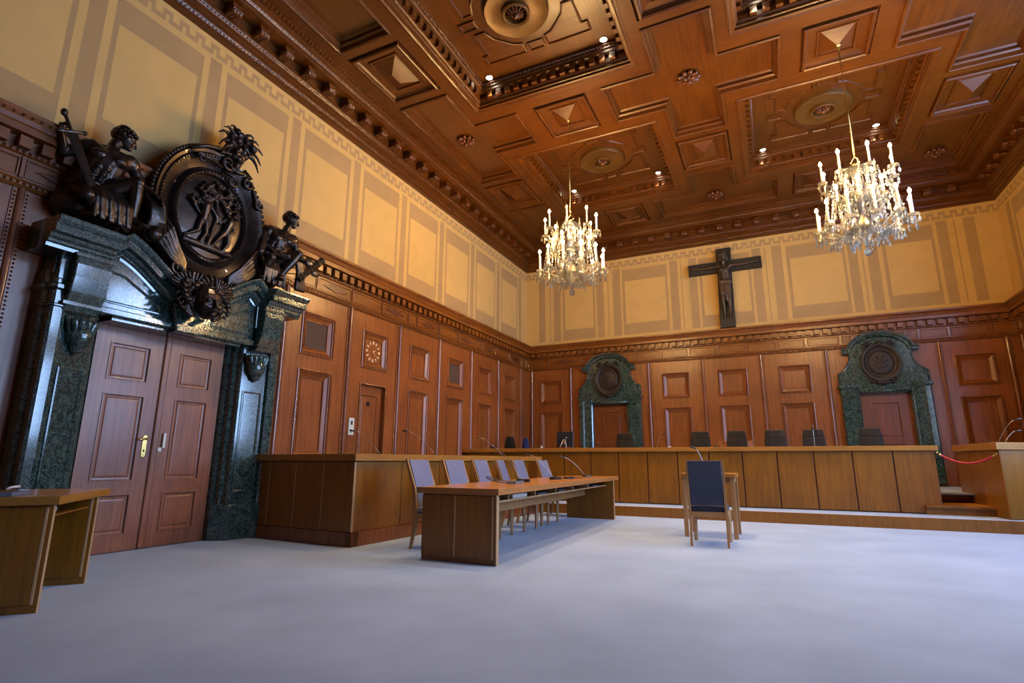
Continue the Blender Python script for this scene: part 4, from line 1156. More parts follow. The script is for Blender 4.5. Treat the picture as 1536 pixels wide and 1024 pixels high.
# ------------------------------------------------------------------ judges' bench
bt = empty('judges_bench', (4.75, -3.85, .186)); tag(bt, 'long oak judges bench on a platform across the back of the room', 'bench')
bt.location = (0, 0, 0)
xs = [9.56-.618*k for k in range(16)]
for k in range(15):
    b = MB(); u1, u0 = xs[k], xs[k+1]
    if u0 < .1: continue
    b.box(u0+.012, -4.17, .205, u1-.012, -4.13, 1.245); b.build('front_panel', M['bench'], bt, bevel=.004)
    if k < 14:
        b = MB(); b.box(u0-.008, -4.15, .205, u0+.008, -4.135, 1.245); b.build('joint_strip', M['carved'], bt)
b = MB(); b.box(.10, -4.13, .187, 9.55, -4.07, 1.25); b.box(9.50, -4.13, .187, 9.55, -3.5, 1.25); b.box(.1, -3.56, .187, 9.55, -3.5, 1.1); b.build('carcass', M['bench'], bt)
b = MB(); b.box(.10, -4.215, 1.25, 9.60, -3.50, 1.335); b.build('worktop', M['bench_top'], bt, bevel=.005)

# witness stand / clerk's box at the right
wb = empty('clerk_box', (10.25, -4.75, .186)); tag(wb, 'oak clerk box with angled front at the right edge beside the steps', 'box')
P = [(0, 0), (2.1, 1.0), (2.1, 2.0), (-.08, 2.0)]
b = MB(); b.ring(P, [(.03, 0), (.03, 1.065)], base=True); b.build('carcass', M['bench'], wb)
b = MB(); b.ring(P, [(-.03, 1.065), (-.03, 1.172), (-.024, 1.178)], base=True); b.build('worktop', M['bench_top'], wb)
def boards(A, B, n, z0, z1, parent, mat='bench', th=.03, gap=.008, name='front_panel', strip='pale'):
    A, B = Vector(A), Vector(B); D = (B-A); L = D.length; D.normalize(); Nn = Vector((D.y, -D.x))
    G = lambda u, v, w: (A.x+D.x*u+Nn.x*w, A.y+D.y*u+Nn.y*w, v)
    for k in range(n):
        b = MB(); b.F = G; b.box(L*k/n+gap, z0, -th, L*(k+1)/n-gap, z1, 0); b.build(name, M[mat], parent, bevel=.003)
        if k and strip:
            b = MB(); b.F = G; b.box(L*k/n-gap, z0, -th, L*k/n-gap*.1, z1, .002); b.build('edge_strip', M[strip], parent)
boards((-.08, 2.0), (0, 0), 3, .01, 1.06, wb, strip=None); boards((0, 0), (2.1, 1.0), 4, .01, 1.06, wb, strip=None)

# red rope between bench and box
b = MB(); A = V(9.575, -4.19, 1.215); B_ = V(10.235, -4.70, 1.19); pts = []
for i in range(25):
    t = i/24; q = A.lerp(B_, t); q.z -= .165*(1-(2*t-1)**2); pts.append(q)
rp_ = empty('barrier_rope', A); tag(rp_, 'red barrier rope hanging between the judges bench and the clerk box', 'rope')
b.F = lambda u, v, w: (u-A.x, v-A.y, w-A.z)
b.tube(pts[1:-1], .0155, 10); b.build('rope', M['red'], rp_, smooth=True)
for q, r in ((pts[0], pts[2]), (pts[-1], pts[-3])):
    b = MB(); b.F = lambda u, v, w: (u-A.x, v-A.y, w-A.z); b.tube([q, q.lerp(r, .9)], [.012, .019], 10); b.ell(q, (.02, .02, .02)); b.build('brass_end', M['brass'], rp_, smooth=True)

# ------------------------------------------------------------------ jury box on the left
jr = math.radians(-3.23)
jb = empty('jury_box', (2.22, -10.40, 0), jr); tag(jb, 'long oak panelled box along the left wall behind the row of blue chairs', 'box')
b = MB(); b.box(-2.02, -.01, 0, .01, .12, .172, top=(0, 0)); b.box(-.10, -.01, 0, .01, 5.40, .172); b.build('plinth', M['wall_wood'], jb, bevel=.004)
b = MB(); b.box(-2.0, .03, .15, -.03, .09, 1.05); b.box(-.09, .03, .15, -.03, 5.38, 1.05); b.box(-.09, 5.32, 0, -.03, 5.38, 1.05); b.build('carcass', M['bench'], jb)
ed = [0, -.56, -1.09, -1.62, -2.0]
for a, c in zip(ed, ed[1:]):
    b = MB(); b.box(c+.008, 0, .178, a-.014, .03, 1.035); b.build('front_panel', M['bench'], jb, bevel=.003)
    if c > -1.9:
        b = MB(); b.box(c-.004, -.002, .178, c+.008, .028, 1.035); b.build('edge_strip', M['pale'], jb)
b = MB(); b.box(-.014, -.004, .178, .0, .03, 1.035); b.build('corner_strip', M['pale'], jb)
for k in range(6):
    b = MB(); b.box(-.03, .03+.89*k+.006, .178, 0, .03+.89*(k+1)-.006, 1.035); b.build('side_panel', M['bench'], jb, bevel=.003)
b = MB(); b.box(-2.03, -.04, 1.048, .04, .42, 1.138); b.box(-.44, .42, 1.048, .04, 5.42, 1.138); b.build('worktop', M['bench_top'], jb, bevel=.004)

# ------------------------------------------------------------------ long table in the middle
dk = empty('long_table', (3.9, -8.1, 0)); tag(dk, 'long oak table with open document shelf in front of the blue chairs', 'table')
O2 = (3.9, -8.1)
Fd = lambda u, v, w: (u-O2[0]-.0203*(v+10.66)*1.0, v-O2[1], w)
def dbox(name, mat, *bx, bev=.003):
    b = MB(); b.F = Fd
    for q in bx: b.box(*q)
    return b.build(name, M[mat], dk, bevel=bev)
dbox('table_top', 'desk_top', (3.40, -10.71, .703, 4.43, -5.44, .768))
for y, s in ((-10.66, 1), (-5.66, -1)):
    y1 = y+.045*s
    e = dbox('end_panel', 'bench', (3.46, min(y, y1), 0, 4.38, max(y, y1), .70))
    if s > 0:
        for c, d in ((3.462, 3.875), (3.895, 4.335)):
            b = MB(); b.F = Fd; b.box(c, y-.012, .058, d, y, .685); b.build('board', M['bench'], e, bevel=.002)
        for c in (3.878, 4.338):
            b = MB(); b.F = Fd; b.box(c, y-.016, .058, c+.016, y, .685); b.build('edge_strip', M['pale'], e)
    b = MB(); b.F = Fd; b.box(4.38, min(y, y1)-(.012 if s > 0 else 0), 0, 4.392, max(y, y1), .70); b.build('edge_band', M['pale'], e)
dbox('document_shelf', 'bench', (3.90, -10.6, .60, 4.24, -5.7, .618)); dbox('shelf_lip', 'pale', (4.24, -10.6, .598, 4.25, -5.7, .62))
for y in (-10.05, -9.22, -8.42, -7.64, -6.84): dbox('shelf_divider', 'pale', (3.9, y-.009, .618, 4.245, y+.009, .703))
dbox('shelf_back', 'bench', (3.88, -10.6, .60, 3.90, -5.7, .70))
dbox('stretcher_rail', 'chair_wood', (3.80, -10.6, .42, 3.83, -5.7, .56))
def flat(name, x, y, z, sx, sy, sz, mat, label, cat, rz=0, group=None):
    b = MB(); b.box(-sx/2, -sy/2, 0, sx/2, sy/2, sz); o = b.build(name, M[mat], loc=(x, y, z), rotz=rz, bevel=.002); return tag(o, label, cat, group)
flat('paper_stack', 4.10, -9.68, .619, .21, .42, .045, 'paper', 'stack of white papers in the second compartment of the long table shelf', 'papers')
flat('document_folder', 4.10, -10.36, .619, .2, .3, .02, 'grey', 'grey folder in the nearest compartment of the long table shelf', 'folder')
flat('document_folder', 4.08, -8.9, .619, .2, .3, .015, 'grey', 'thin grey folder in the third compartment of the long table shelf', 'folder')
flat('document_folder', 4.05, -8.05, .619, .2, .3, .02, 'grey', 'grey folder in the fourth compartment of the long table shelf', 'folder')
flat('document_folder', 4.03, -6.3, .619, .2, .3, .02, 'grey', 'grey folder in the farthest compartment of the long table shelf', 'folder')

# ------------------------------------------------------------------ upholstered chairs (origin on the floor, sitter faces +x)
def make_chair(up, lean=.16):
    t = empty('dining_chair')
    hw = .24
    for s in (-1, 1):
        b = MB(); y = s*.22
        b.tube([(.26, y, .42), (.26, y, .0)], [.032, .022], 4); b.build('leg', M['chair_wood'], t)
        b = MB()
        pts = [(-.32, y, 0), (-.275, y, .22), (-.26, y, .42), (-.30, y, .72), (-.26-lean-.01, y, 1.07)]
        L = []
        for (px, py, pz), hx in zip(pts, (.016, .024, .028, .023, .016)):
            L.append([b.vert(px-hx, py-.014, pz), b.vert(px+hx, py-.014, pz), b.vert(px+hx, py+.014, pz), b.vert(px-hx, py+.014, pz)])
        for a, c in zip(L, L[1:]):
            for k in range(4): b.face((a[k], a[(k+1) % 4], c[(k+1) % 4], c[k]))
        b.face(L[0]); b.face(L[-1]); b.build('leg', M['chair_wood'], t)
    b = MB()
    for s in (-1, 1): b.box(-.26, s*.22-.012, .36, .26, s*.22+.012, .42)
    b.box(.245, -.22, .36, .27, .22, .42); b.box(-.27, -.22, .36, -.245, .22, .42); b.build('seat_frame', M['chair_wood'], t)
    b = MB(); b.box(-.25, -.235, .42, .285, .235, .50, top=(.012, .012)); b.build('seat', M[up], t, bevel=.02)
    b = MB(); L = []
    for z, x in ((.50, -.262), (.72, -.298), (.9, -.36), (1.065, -.262-lean)):
        w_ = .203; L.append([b.vert(x-.022, -w_, z), b.vert(x+.026, -w_, z), b.vert(x+.034, 0, z), b.vert(x+.026, w_, z), b.vert(x-.022, w_, z)])
    for a, c in zip(L, L[1:]):
        for k in range(5): b.face((a[k], a[(k+1) % 5], c[(k+1) % 5], c[k]))
    b.face(L[0]); b.face(L[-1]); b.build('backrest', M[up], t, bevel=.008)
    return t
proto = make_chair('slate')
chs = [(-9.92, 'nearest one, out past the table end', 0, 3.26), (-9.10, 'second from the near end', -.12, 3.26), (-8.24, 'third from the near end', 0, 3.25), (-7.47, 'fourth from the near end, turned slightly', .2, 3.25), (-6.79, 'fifth from the near end', 0, 3.24), (-5.42, 'farthest one, standing apart', -.08, 3.13)]
for i, (y, l, rz, x) in enumerate(chs):
    o = proto if i == 0 else copy_tree(proto); o.location = (x, y, 0); o.rotation_euler = (0, 0, rz)
    tag(o, 'slate blue chair behind the long table, '+l, 'chair', 'row of blue chairs behind the long table')
wc = make_chair('navy', .10); wc.location = (6.215, -8.02, 0); wc.rotation_euler = (0, 0, PI/2+.03)
tag(wc, 'dark navy high-backed chair standing alone at the small witness table', 'chair')

# ------------------------------------------------------------------ witness table
wt = empty('witness_table', (6.15, -7.12, 0)); tag(wt, 'small square oak table behind the lone navy chair', 'table')
b = MB(); b.box(-.38, -.36, .83, .38, .36, .885); b.build('table_top', M['bench_top'], wt, bevel=.004)
for sx in (-1, 1):
    for sy in (-1, 1):
        b = MB(); b.box(sx*.33-.03, sy*.31-.03, 0, sx*.33+.03, sy*.31+.03, .83); b.build('leg', M['chair_wood'], wt, bevel=.003)
    b = MB(); b.box(sx*.33-.012, -.28, .76, sx*.33+.012, .28, .83); b.build('apron', M['chair_wood'], wt)
for sy in (-1, 1):
    b = MB(); b.box(-.3, sy*.31-.012, .76, .3, sy*.31+.012, .83); b.build('apron', M['chair_wood'], wt)

# ------------------------------------------------------------------ desk at the lower left
ld_ = empty('side_desk', (2.27, -13.64, 0), math.radians(137.7)); tag(ld_, 'oak desk turned towards the doorway at the lower left edge', 'desk')
def lb(name, mat, *bx, par=None, bev=.003):
    b = MB()
    for q in bx: b.box(*q)
    return b.build(name, M[mat], par or ld_, bevel=bev)
lb('desk_top', 'bench_top', (-.05, -.045, .735, 1.20, .78, .795))
for x in (0, 1.0):
    e = lb('end_panel', 'bench', (x, 0, 0, x+.04, .72, .735))
    lb('board', 'bench', (x-.012, .04, .06, x, .70, .72), par=e)
    lb('edge_strip', 'pale', (x-.014, .022, .06, x, .04, .72), (x, -.006, 0, x+.04, 0, .735), par=e)
lb('document_shelf', 'bench', (.04, .05, .635, 1.0, .5, .65)); lb('modesty_board', 'bench', (.04, .68, .15, 1.0, .70, .735))
def on_desk(x, y, z=.7955):
    a = math.radians(137.7); return (2.27+x*math.cos(a)-y*math.sin(a), -13.64+x*math.sin(a)+y*math.cos(a), z)

# ------------------------------------------------------------------ microphones
def mic(base, head, label, group=None, deck=True, n=14, bend=.35, col_='black', rz=0):
    base, head = V(*base), V(*head)
    t = empty('gooseneck_microphone', base); tag(t, label, 'microphone', group)
    if deck:
        b = MB(); b.box(-.05, -.075, 0, .05, .075, .03, top=(.006, .012)); o = b.build('base', M['black'], t, bevel=.004); o.rotation_euler = (0, 0, rz)
        b = MB(); b.box(-.018, -.05, .0285, .02, -.02, .0325); o2 = b.build('button', M['grey'], o)
    else:
        b = MB(); b.lathe([(.03, 0), (.03, .01), (.012, .016)], (0, 0, 0), 16); o = b.build('base', M['black'], t, smooth=True, angle=40)
    d = head-base; pts = []
    c = V(d.x*.66, d.y*.66, d.z*.93+.01)
    for i in range(n+1):
        s = i/n; p = V(0, 0, .02)*(1-s)**2+c*2*s*(1-s)+d*s*s; pts.append(p)
    b = MB(); b.tube(pts, .0045, 8); b.build('stem', M['steel'], t, smooth=True)
    e = (pts[-1]-pts[-2]).normalized(); b = MB(); b.tube([pts[-1]-e*.01, pts[-1]+e*.07], [.010, .013], 10); b.ell(pts[-1]+e*.072, .013); b.build('capsule', M[col_], t, smooth=True)
    return t
mic((3.70, -8.55, .7685), (3.33, -8.66, 1.24), 'gooseneck microphone on the long table, the nearest of its three')
mic((3.73, -7.32, .7685), (3.40, -7.55, 1.15), 'gooseneck microphone on the long table, the middle one of three')
mic((3.85, -6.0, .7685), (3.55, -6.35, 1.12), 'gooseneck microphone on the long table, the farthest of its three')
mic((1.98, -9.64, 1.1385), (1.70, -9.85, 1.46), 'gooseneck microphone on the jury box ledge near the wall switch', deck=False)
mic((2.03, -8.30, 1.1385), (1.65, -8.55, 1.52), 'gooseneck microphone on the jury box ledge, middle one of three', deck=False)
mic((2.12, -6.0, 1.1385), (1.75, -6.25, 1.50), 'gooseneck microphone on the jury box ledge, farthest one of three', deck=False)
mic((4.79, -3.92, 1.3355), (4.90, -3.92, 1.60), 'thin gooseneck microphone on the judges bench left of the executive chairs', deck=False)
mic((5.98, -4.0, 1.3355), (6.10, -3.8, 1.42), 'low microphone unit on the judges bench before the second chair of the middle row')
mic((7.76, -3.95, 1.3355), (7.765, -3.93, 1.66), 'upright gooseneck microphone on the judges bench before the greyish-lit chair', deck=False)
mic((10.36, -4.45, 1.365), (10.60, -4.50, 1.72), 'tall gooseneck microphone on the clerk box at the right edge', deck=False, bend=.2)
mic((10.46, -4.40, 1.365), (10.62, -4.38, 1.55), 'short gooseneck microphone on the clerk box at the right edge', deck=False, bend=.2)
mic((6.12, -7.15, .8855), (5.98, -7.22, 1.245), 'gooseneck microphone on the witness table behind the navy chair', deck=False)
def cable(pts, label, r=.006, mat='black', cat='cable'):
    b = MB(); P = [Vector(p) for p in pts]; q = []
    for i in range(len(P)-1):
        p0, p1, p2, p3 = P[max(i-1, 0)], P[i], P[i+1], P[min(i+2, len(P)-1)]
        for k in range(6):
            t = k/6; q.append(.5*((2*p1)+(p2-p0)*t+(2*p0-5*p1+4*p2-p3)*t*t+(3*p1-3*p2+p3-p0)*t**3))
    q.append(P[-1]); o = P[0].copy(); b.F = lambda u, v, w: (u-o.x, v-o.y, w-o.z)
    b.tube(q, r, 8); ob = b.build('cable', M[mat], loc=o, smooth=True); return tag(ob, label, cat)
def device(x, y, z, sx, sy, sz, label, cat, name, mat='grey', rz=0, par=None):
    t = empty(name, (x, y, z), rz); tag(t, label, cat)
    b = MB(); b.box(-sx/2, -sy/2, 0, sx/2, sy/2, sz, top=(.008, .008)); b.build('housing', M[mat], t, bevel=.003)
    b = MB(); b.box(-sx*.3, -sy*.3, sz-.001, sx*.1, sy*.3, sz+.003); b.build('keypad', M['black'], t)
    return t
device(3.98, -9.33, .7685, .13, .34, .028, 'flat blue-grey conference unit lying on the near part of the long table', 'device', 'conference_unit', 'grey', .1)
device(3.90, -8.80, .7685, .09, .2, .035, 'black conference unit beside the nearest microphone of the long table', 'device', 'conference_unit', 'black', .3)
device(3.88, -7.62, .7685, .1, .26, .03, 'black conference unit beside the middle microphone of the long table', 'device', 'conference_unit', 'black', -.1)
device(3.9, -7.05, .7685, .1, .26, .025, 'black conference unit with yellow mark beyond the middle microphone of the long table', 'device', 'conference_unit', 'black', -.1)
device(3.98, -6.22, .7685, .1, .2, .028, 'small grey unit beside the farthest microphone of the long table', 'device', 'conference_unit', 'grey', .3)
cable([(4.02, -9.5, .775), (3.86, -9.66, .80), (3.70, -9.6, .84), (3.62, -9.42, .85), (3.70, -9.25, .80), (3.86, -9.0, .776)], 'looped black cable at the near unit on the long table')
cable([(3.98, -7.42, .776), (4.06, -7.3, .776), (4.0, -7.0, .776), (4.06, -6.8, .776)], 'thin black cable between units on the middle of the long table')
x_, y_, z_ = on_desk(.15, .30)
device(x_, y_, z_, .32, .10, .03, 'blue-grey device on the lower left desk near its corner', 'device', 'conference_unit', 'grey', math.radians(137.7))
x_, y_, z_ = on_desk(.32, .52)
device(x_, y_, z_, .40, .12, .03, 'black device lying behind the blue-grey one on the lower left desk', 'device', 'conference_unit', 'black', math.radians(150))
cable([on_desk(.2, .42, .805), on_desk(.35, .36, .82), on_desk(.55, .45, .83), on_desk(.5, .6, .81), on_desk(.3, .66, .805)], 'tangled black cable on the lower left desk')
cable([on_desk(.35, .42, .83), on_desk(.36, .40, .845), on_desk(.42, .37, .85)], 'short white cable plug on the lower left desk', .010, 'paper')
flat('paper_stack', *on_desk(.45, .25, .6505), .25, .2, .03, 'paper', 'papers on the shelf below the lower left desk top', 'papers', 2.4)
flat('name_card', 5.05, -3.95, 1.3355, .06, .03, .03, 'paper', 'small white block on the judges bench beside the left microphone', 'card')
lc = empty('low_cabinet', (6.28, -2.35, .509)); tag(lc, 'orange-brown low cabinet behind the second executive chair of the middle row', 'cabinet')
b = MB(); b.box(-.35, -.2, 0, .35, .2, .97); b.build('body', M['card'], lc, bevel=.004)
b = MB(); b.box(-.36, -.21, .97, .36, .21, .995); b.build('top', M['card'], lc, bevel=.003)
for s_ in (-1, 1): b = MB(); b.box(s_*.175-.165, -.215, .04, s_*.175+.165, -.2, .95); b.build('cabinet_door', M['card'], lc, bevel=.002)
flat('name_card', 2.12, -3.95, 1.3355, .05, .03, .06, 'white', 'small white object on the judges bench left of the monitor', 'card')
cable([(10.12+.15, -4.40, 1.37), (10.22, -4.3, 1.42), (10.30, -4.2, 1.40), (10.36, -4.42, 1.37)], 'thin dark cable loop on the clerk box ledge', .004)
cable([(7.40, -4.0, 1.34), (7.46, -3.95, 1.37), (7.5, -4.0, 1.34)], 'small cable loop on the judges bench left of the upright microphone', .004)

# monitor seen from behind with an A-shaped stand
mo = empty('monitor', (2.62, -3.72, 1.336)); tag(mo, 'dark flat monitor seen from behind with A-shaped silver stand on the judges bench', 'monitor')
b = MB(); L = []
b.F = lambda u, v, w: (u, v+.10*(w-.02), w); b.box(-.20, -.02, .035, .20, .02, .39); o = b.build('screen', M['screen'], mo, bevel=.008)
for s in (-1, 1):
    b = MB(); b.tube([(s*.02, -.035, .20), (s*.085, -.13, .006)], .012, 8); b.build('stand_leg', M['steel'], mo, smooth=True)
b = MB(); b.tube([(-.03, -.035, .2), (.03, -.035, .2)], .012, 8); b.tube([(.03, -.04, .19), (.005, -.09, .09)], .008, 8); b.build('stand_bar', M['steel'], mo, smooth=True)
for s in (-1, 1):
    b = MB(); b.tube([(s*.205, 0, .035), (s*.205+.0, .035, .38)], .005, 6); b.build('side_trim', M['steel'], mo)
b = MB(); b.ell((.05, -.035, .25), (.012, .006, .014)); b.build('badge', M['paper'], mo, smooth=True)

# ------------------------------------------------------------------ executive chairs behind the bench (sitter faces -y)
def exec_chair():
    t = empty('executive_chair')
    b = MB()
    for k in range(5):
        a = 2*PI*k/5; b.tube([(0, 0, .07), (.30*math.cos(a), .30*math.sin(a), .05)], [.028, .016], 8); b.ell((.30*math.cos(a), .30*math.sin(a), .028), (.028, .028, .028))
    b.tube([(0, 0, .07), (0, 0, .42)], .028, 10); b.build('star_base', M['steel'], t, smooth=True, angle=50)
    b = MB(); b.box(-.25, -.26, .42, .25, .24, .52, top=(.03, .03)); b.build('seat', M['leather_b'], t, bevel=.03)
    def slab(z0, z1, w0, w1, y0, y1, th, name, mat):
        b = MB(); L = []
        for i in range(5):
            s = i/4; z = z0+(z1-z0)*s; w_ = w0+(w1-w0)*s; y = y0+(y1-y0)*s
            L.append([b.vert(-w_, y, z), b.vert(-w_*.5, y-.008, z), b.vert(0, y-.006, z), b.vert(w_*.5, y-.008, z), b.vert(w_, y, z), b.vert(w_*.97, y+th, z), b.vert(-w_*.97, y+th, z)])
        for a, c in zip(L, L[1:]):
            for k in range(7): b.face((a[k], a[(k+1) % 7], c[(k+1) % 7], c[k]))
        b.face(L[0]); b.face(L[-1]); return b.build(name, M[mat], t, bevel=.012)
    slab(.53, 1.045, .235, .212, .20, .30, .05, 'backrest', 'leather_b'); slab(1.05, 1.215, .210, .180, .295, .335, .055, 'headrest', 'leather')
    for s in (-1, 1):
        b = MB(); b.tube([(s*.27, -.18, .66), (s*.27, .12, .67), (s*.25, .24, .64)], .022, 8); b.tube([(s*.27, -.15, .66), (s*.26, -.05, .5)], .014, 8); b.build('armrest', M['black'], t, smooth=True)
    return t
ex = [(3.80, 0, 'in front of the left marble doorway'), (5.56, .05, 'first of the middle row, right of the thin microphone'), (6.30, -.06, 'second of the middle row, with an orange cabinet behind it'), (7.11, .05, 'centre of the bench, third of the middle row'), (7.82, -.02, 'fourth of the middle row, behind the upright microphone'), (8.83, -.06, 'in front of the right marble doorway')]
pe = exec_chair()
for i, (x, rz, l) in enumerate(ex):
    o = pe if i == 0 else copy_tree(pe); o.location = (x, -3.02, .509); o.rotation_euler = (0, 0, rz)
    tag(o, 'black leather executive chair '+l, 'chair', 'executive chairs behind the judges bench')
def office(x, mat, label, w, top):
    t = empty('office_chair', (x, -3.0, .509)); tag(t, label, 'chair')
    b = MB()
    for k in range(5):
        a = 2*PI*k/5; b.tube([(0, 0, .07), (.2*math.cos(a), .2*math.sin(a), .04)], [.026, .018], 8)
    b.tube([(0, 0, .07), (0, 0, .42)], .028, 10); b.build('star_base', M['black'], t, smooth=True)
    b = MB(); b.box(-.2, -.22, .42, .2, .22, .49, top=(.02, .02)); b.build('seat', M[mat], t, bevel=.03)
    b = MB(); L = []
    for i in range(9):
        s = i/8; z = .60+(top-.60)*s; ww = w*(1-.55*max(0, s-.45)**1.3*1.6)*(1 if s < .95 else .75)
        L.append([b.vert(-ww, .20, z), b.vert(0, .17, z), b.vert(ww, .20, z), b.vert(ww*.8, .28, z), b.vert(-ww*.8, .28, z)])
    for a, c in zip(L, L[1:]):
        for k in range(5): b.face((a[k], a[(k+1) % 5], c[(k+1) % 5], c[k]))
    b.face(L[0]); b.face(L[-1]); b.build('backrest', M[mat], t, smooth=True, angle=60)
    b = MB(); b.tube([(0, .18, .44), (0, .27, .62)], .02, 8); b.build('back_bracket', M['black'], t, smooth=True)
office(.74, 'black_cloth', 'black rounded office chair behind the left end of the judges bench', .17, 1.17)
office(1.19, 'blue', 'bright blue office chair behind the left end of the judges bench', .105, 1.12)

# ------------------------------------------------------------------ chandeliers
mesh_cache = {}
def shared(name, mats, mk_, parent, smooth=True, angle=None):
    if name in mesh_cache:
        o = bpy.data.objects.new(name, mesh_cache[name]); col.objects.link(o); o.parent = parent; return o
    b = MB(); mk_(b); o = b.build(name, mats, parent, smooth=smooth, angle=angle); mesh_cache[name] = o.data; return o
def drop(b, x, y, z, s=1):
    s = s*1.3; b.lathe([(.002, 0), (.010*s, -.008*s), (.002, -.018*s), (.004*s, -.022*s), (.014*s, -.05*s), (.010*s, -.068*s), (.001, -.078*s)], (x, y, z), 6)
def chandelier(x, y, label, off):
    Z0 = 4.08
    t = empty('crystal_chandelier', (x, y, Z0)); tag(t, label, 'chandelier')
    z = lambda a: a-Z0
    b = MB(); b.tube([(0, 0, z(7.86)), (0, 0, z(5.74))], .011, 8); b.build('suspension_rod', M['brass'], t, smooth=True)
    b = MB(); b.lathe([(.05, z(7.86)), (.04, z(7.80)), (.012, z(7.78))], (0, 0, 0), 12); b.build('ceiling_cap', M['brass'], t, smooth=True, angle=40)
    b = MB()
    for s in (-1, 1):
        b.tube([(0, 0, z(5.80)), (s*.02, 0, z(5.74)), (s*.05, 0, z(5.70)), (s*.055, 0, z(5.66)), (s*.03, 0, z(5.63)), (0, 0, z(5.66))], .010, 6)
    b.lathe([(.012, z(5.64)), (.03, z(5.60)), (.012, z(5.56)), (.02, z(5.0)), (.015, z(4.5)), (.03, z(4.42))], (0, 0, 0), 12); b.build('brass_stem', M['brass'], t, smooth=True)
    b = MB()
    b.lathe([(.02, z(5.60)), (.16, z(5.56)), (.19, z(5.52)), (.05, z(5.47)), (.035, z(5.40)), (.075, z(5.30)), (.04, z(5.22)), (.10, z(5.15)), (.12, z(5.08)), (.04, z(5.0)), (.06, z(4.9)), (.035, z(4.8)), (.09, z(4.70)), (.17, z(4.60)), (.20, z(4.52)), (.10, z(4.44)), (.05, z(4.40)), (.03, z(4.30)), (.02, z(4.25))], (0, 0, 0), 16)
    b.build('glass_column', M['crystal'], t, smooth=True, angle=50)
    b = MB(); b.ell((0, 0, z(4.165)), (.058, .058, .062), 8, 6); b.tube([(0, 0, z(4.22)), (0, 0, z(4.27))], .006, 6); b.build('crystal_ball', M['crystal'], t)
    def ring(n, R, zp, zc, zt, name, phase, h):
        for k in range(n):
            a = phase+2*PI*k/n
            def mk_(b):
                pts = []
                for i in range(13):
                    s = i/12; r = .06+(R-.06)*s; zz = zc+(zp-.02-zc)*s - .09*math.sin(PI*s)*(1-.2*s) + .05*math.sin(2*PI*s)*(-1)
                    pts.append((r, 0, zz))
                b.tube(pts, [.012]*13, 8)
                b.tube([(.08+(R-.10)*s, 0, h+(zp-h)*s-.16*math.sin(PI*s)) for s in [i/12 for i in range(13)]], .003, 5)
                for i in range(10):                       # strings of beads from the column to the pan
                    s = (i+.5)/10; b.ell((.08+(R-.10)*s, 0, h+(zp-h)*s-.16*math.sin(PI*s)), (.011, .011, .013), 6, 4)
                for i in range(6):
                    q = pts[2*i+1]; drop(b, q[0], 0, q[2]-.012, .7)
            o = shared(name+'_arm', M['crystal'], mk_, t); o.rotation_euler = (0, 0, a)
            mp = lambda b: b.lathe([(.015, -.02), (.06, -.004), (.075, .008), (.07, .010), (.05, .002), (.016, 0), (.016, .02), (.02, .03)], (R, 0, zp), 14)
            shared(name+'_drip_pan', M['crystal'], mp, o, angle=50).name = 'drip_pan'
            shared(name+'_candle', M['wax'], lambda b: b.lathe([(.016, .03), (.016, zt-zp-.04)], (R, 0, zp), 10), o, angle=50).name = 'candle'
            lit = k not in off
            shared(name+('_bulb' if lit else '_dark'), M['bulb'] if lit else M['bulb_off'], lambda b: b.lathe([(.004, -.055), (.020, -.042), (.024, -.022), (.016, -.002), (.001, .022)], (R, 0, zt), 8), o).name = 'bulb'
            for j in range(4):
                q = 2*PI*j/4+.4
                nm = name+'_drop%d' % j
                shared(nm, M['crystal'], lambda b: drop(b, R+.068*math.cos(q), .068*math.sin(q), zp-.002, 1.25), o, smooth=False).name = 'crystal_drop'
            o.name = 'candle_arm'
    ring(8, .50, z(5.36), z(5.12), z(5.72), 'upper', .2, z(5.6))
    ring(12, .62, z(4.56), z(4.60), z(4.96), 'lower', .1, z(5.05))
    ring(6, .34, z(4.98), z(4.9), z(5.28), 'middle', .35, z(5.3))
    for k in range(6):
        a = 2*PI*k/6+.5
        o = shared('spire', M['crystal'], lambda b: b.lathe([(.004, 0), (.012, .05), (.02, .08), (.008, .12), (.03, .14), (.012, .17), (.016, .24), (.002, .34)], (.26, 0, z(5.28)), 8), t, angle=50); o.rotation_euler = (0, 0, a)
        o.name = 'glass_spire'
    for k in range(12):
        a = 2*PI*k/12
        o = shared('curtain', M['crystal'], lambda b: [drop(b, .19-.006*i*0, 0, z(5.50)-.055*i, .75) for i in range(13)], t, smooth=False); o.rotation_euler = (0, 0, a); o.name = 'crystal_string'
    for k in range(8):
        a = 2*PI*k/8+.2
        o = shared('curtain3', M['crystal'], lambda b: [drop(b, .30+.01*(i % 2), 0, z(5.48)-.06*i, 1.0) for i in range(14)], t, smooth=False); o.rotation_euler = (0, 0, a); o.name = 'crystal_string'
    for k in range(10):
        a = 2*PI*k/10
        o = shared('basket', M['crystal'], lambda b: [drop(b, .20+.03*i, 0, z(4.56)-.02*i-.04*math.sin(i), 1.0) for i in range(8)], t, smooth=False); o.rotation_euler = (0, 0, a); o.name = 'crystal_string'
    for k in range(14):
        a = 2*PI*k/14+.1
        o = shared('curtain2', M['crystal'], lambda b: [drop(b, .42+.012*i, 0, z(5.32)-.068*i, 1.0) for i in range(11)], t, smooth=False); o.rotation_euler = (0, 0, a); o.name = 'crystal_string'
    return t
chandelier(3.87, -6.60, 'left crystal chandelier with lit candle bulbs, nearer the room corner', (6,))
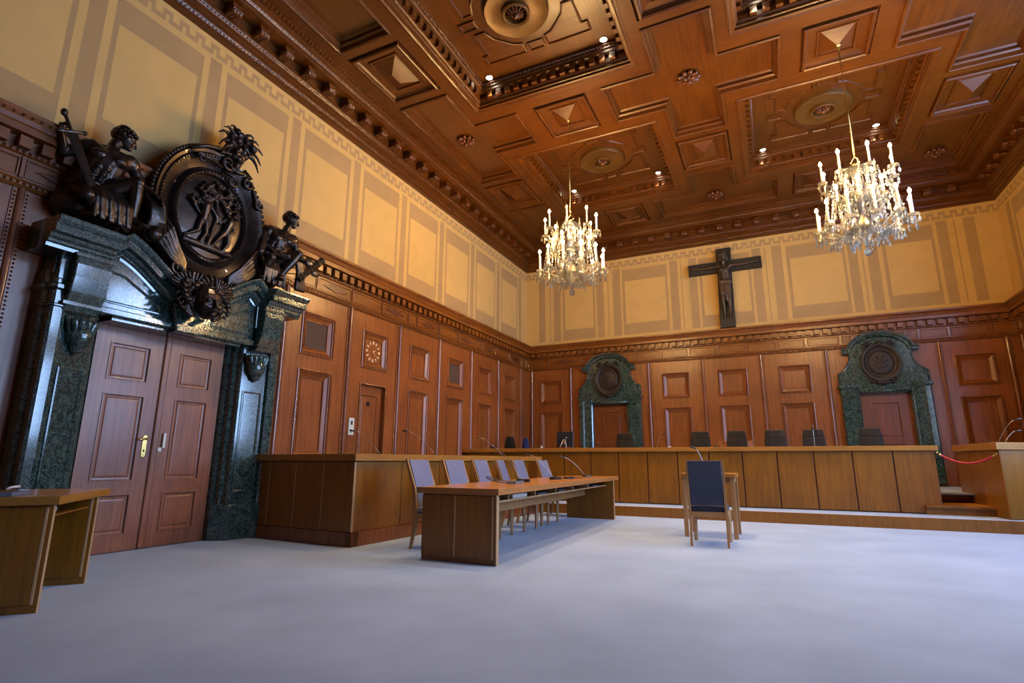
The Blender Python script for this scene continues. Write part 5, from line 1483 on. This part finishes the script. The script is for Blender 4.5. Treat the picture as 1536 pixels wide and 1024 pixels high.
mesh_cache.clear()
chandelier(8.62, -6.62, 'right crystal chandelier with lit candle bulbs, before the right marble doorway', (2, 9))
# ------------------------------------------------------------------ light and camera
w = bpy.data.worlds.new('daylight'); sc.world = w; w.use_nodes = True
bg = w.node_tree.nodes['Background']; bg.inputs[0].default_value = (.36, .58, 1.0, 1); bg.inputs[1].default_value = 24
for c, h in WIN:
    ld = bpy.data.lights.new('window_portal', 'AREA'); ld.shape = 'RECTANGLE'; ld.size = 2*h; ld.size_y = 5.15; ld.cycles.is_portal = True
    lo = bpy.data.objects.new('window_portal', ld); col.objects.link(lo); lo.location = (W+.28, c, 4.175); lo.rotation_euler = (0, PI/2, 0)
    # portal faces into the room (-x)
    lo.rotation_euler = Vector((-1, 0, 0)).to_track_quat('-Z', 'Y').to_euler()

cd_ = bpy.data.cameras.new('camera'); cam = bpy.data.objects.new('camera', cd_); col.objects.link(cam); sc.camera = cam
yaw, pitch, roll, f = -.446774450861555, .21676359780740892, .0030671579485739044, 809.710441483848
F = Vector((math.sin(yaw)*math.cos(pitch), math.cos(yaw)*math.cos(pitch), math.sin(pitch)))
R = Vector((math.cos(yaw), -math.sin(yaw), 0)); U = R.cross(F)
R2 = R*math.cos(roll)+U*math.sin(roll); U2 = -R*math.sin(roll)+U*math.cos(roll)
m4 = Matrix(((R2.x, U2.x, -F.x, CX), (R2.y, U2.y, -F.y, CY), (R2.z, U2.z, -F.z, CZ), (0, 0, 0, 1)))
cam.matrix_world = m4
cd_.sensor_width = 36; cd_.lens = f/1536*36; cd_.clip_start = .05
vs = sc.view_settings; vs.view_transform = 'Standard'; vs.look = 'None'; vs.gamma = 1; vs.use_curve_mapping = False; vs.exposure = 0
sc.cycles.max_bounces = 7; sc.cycles.diffuse_bounces = 4; sc.cycles.glossy_bounces = 3; sc.cycles.transparent_max_bounces = 10
sc.cycles.sample_clamp_indirect = 4; sc.cycles.sample_clamp_direct = 0; sc.cycles.caustics_reflective = False; sc.cycles.caustics_refractive = False
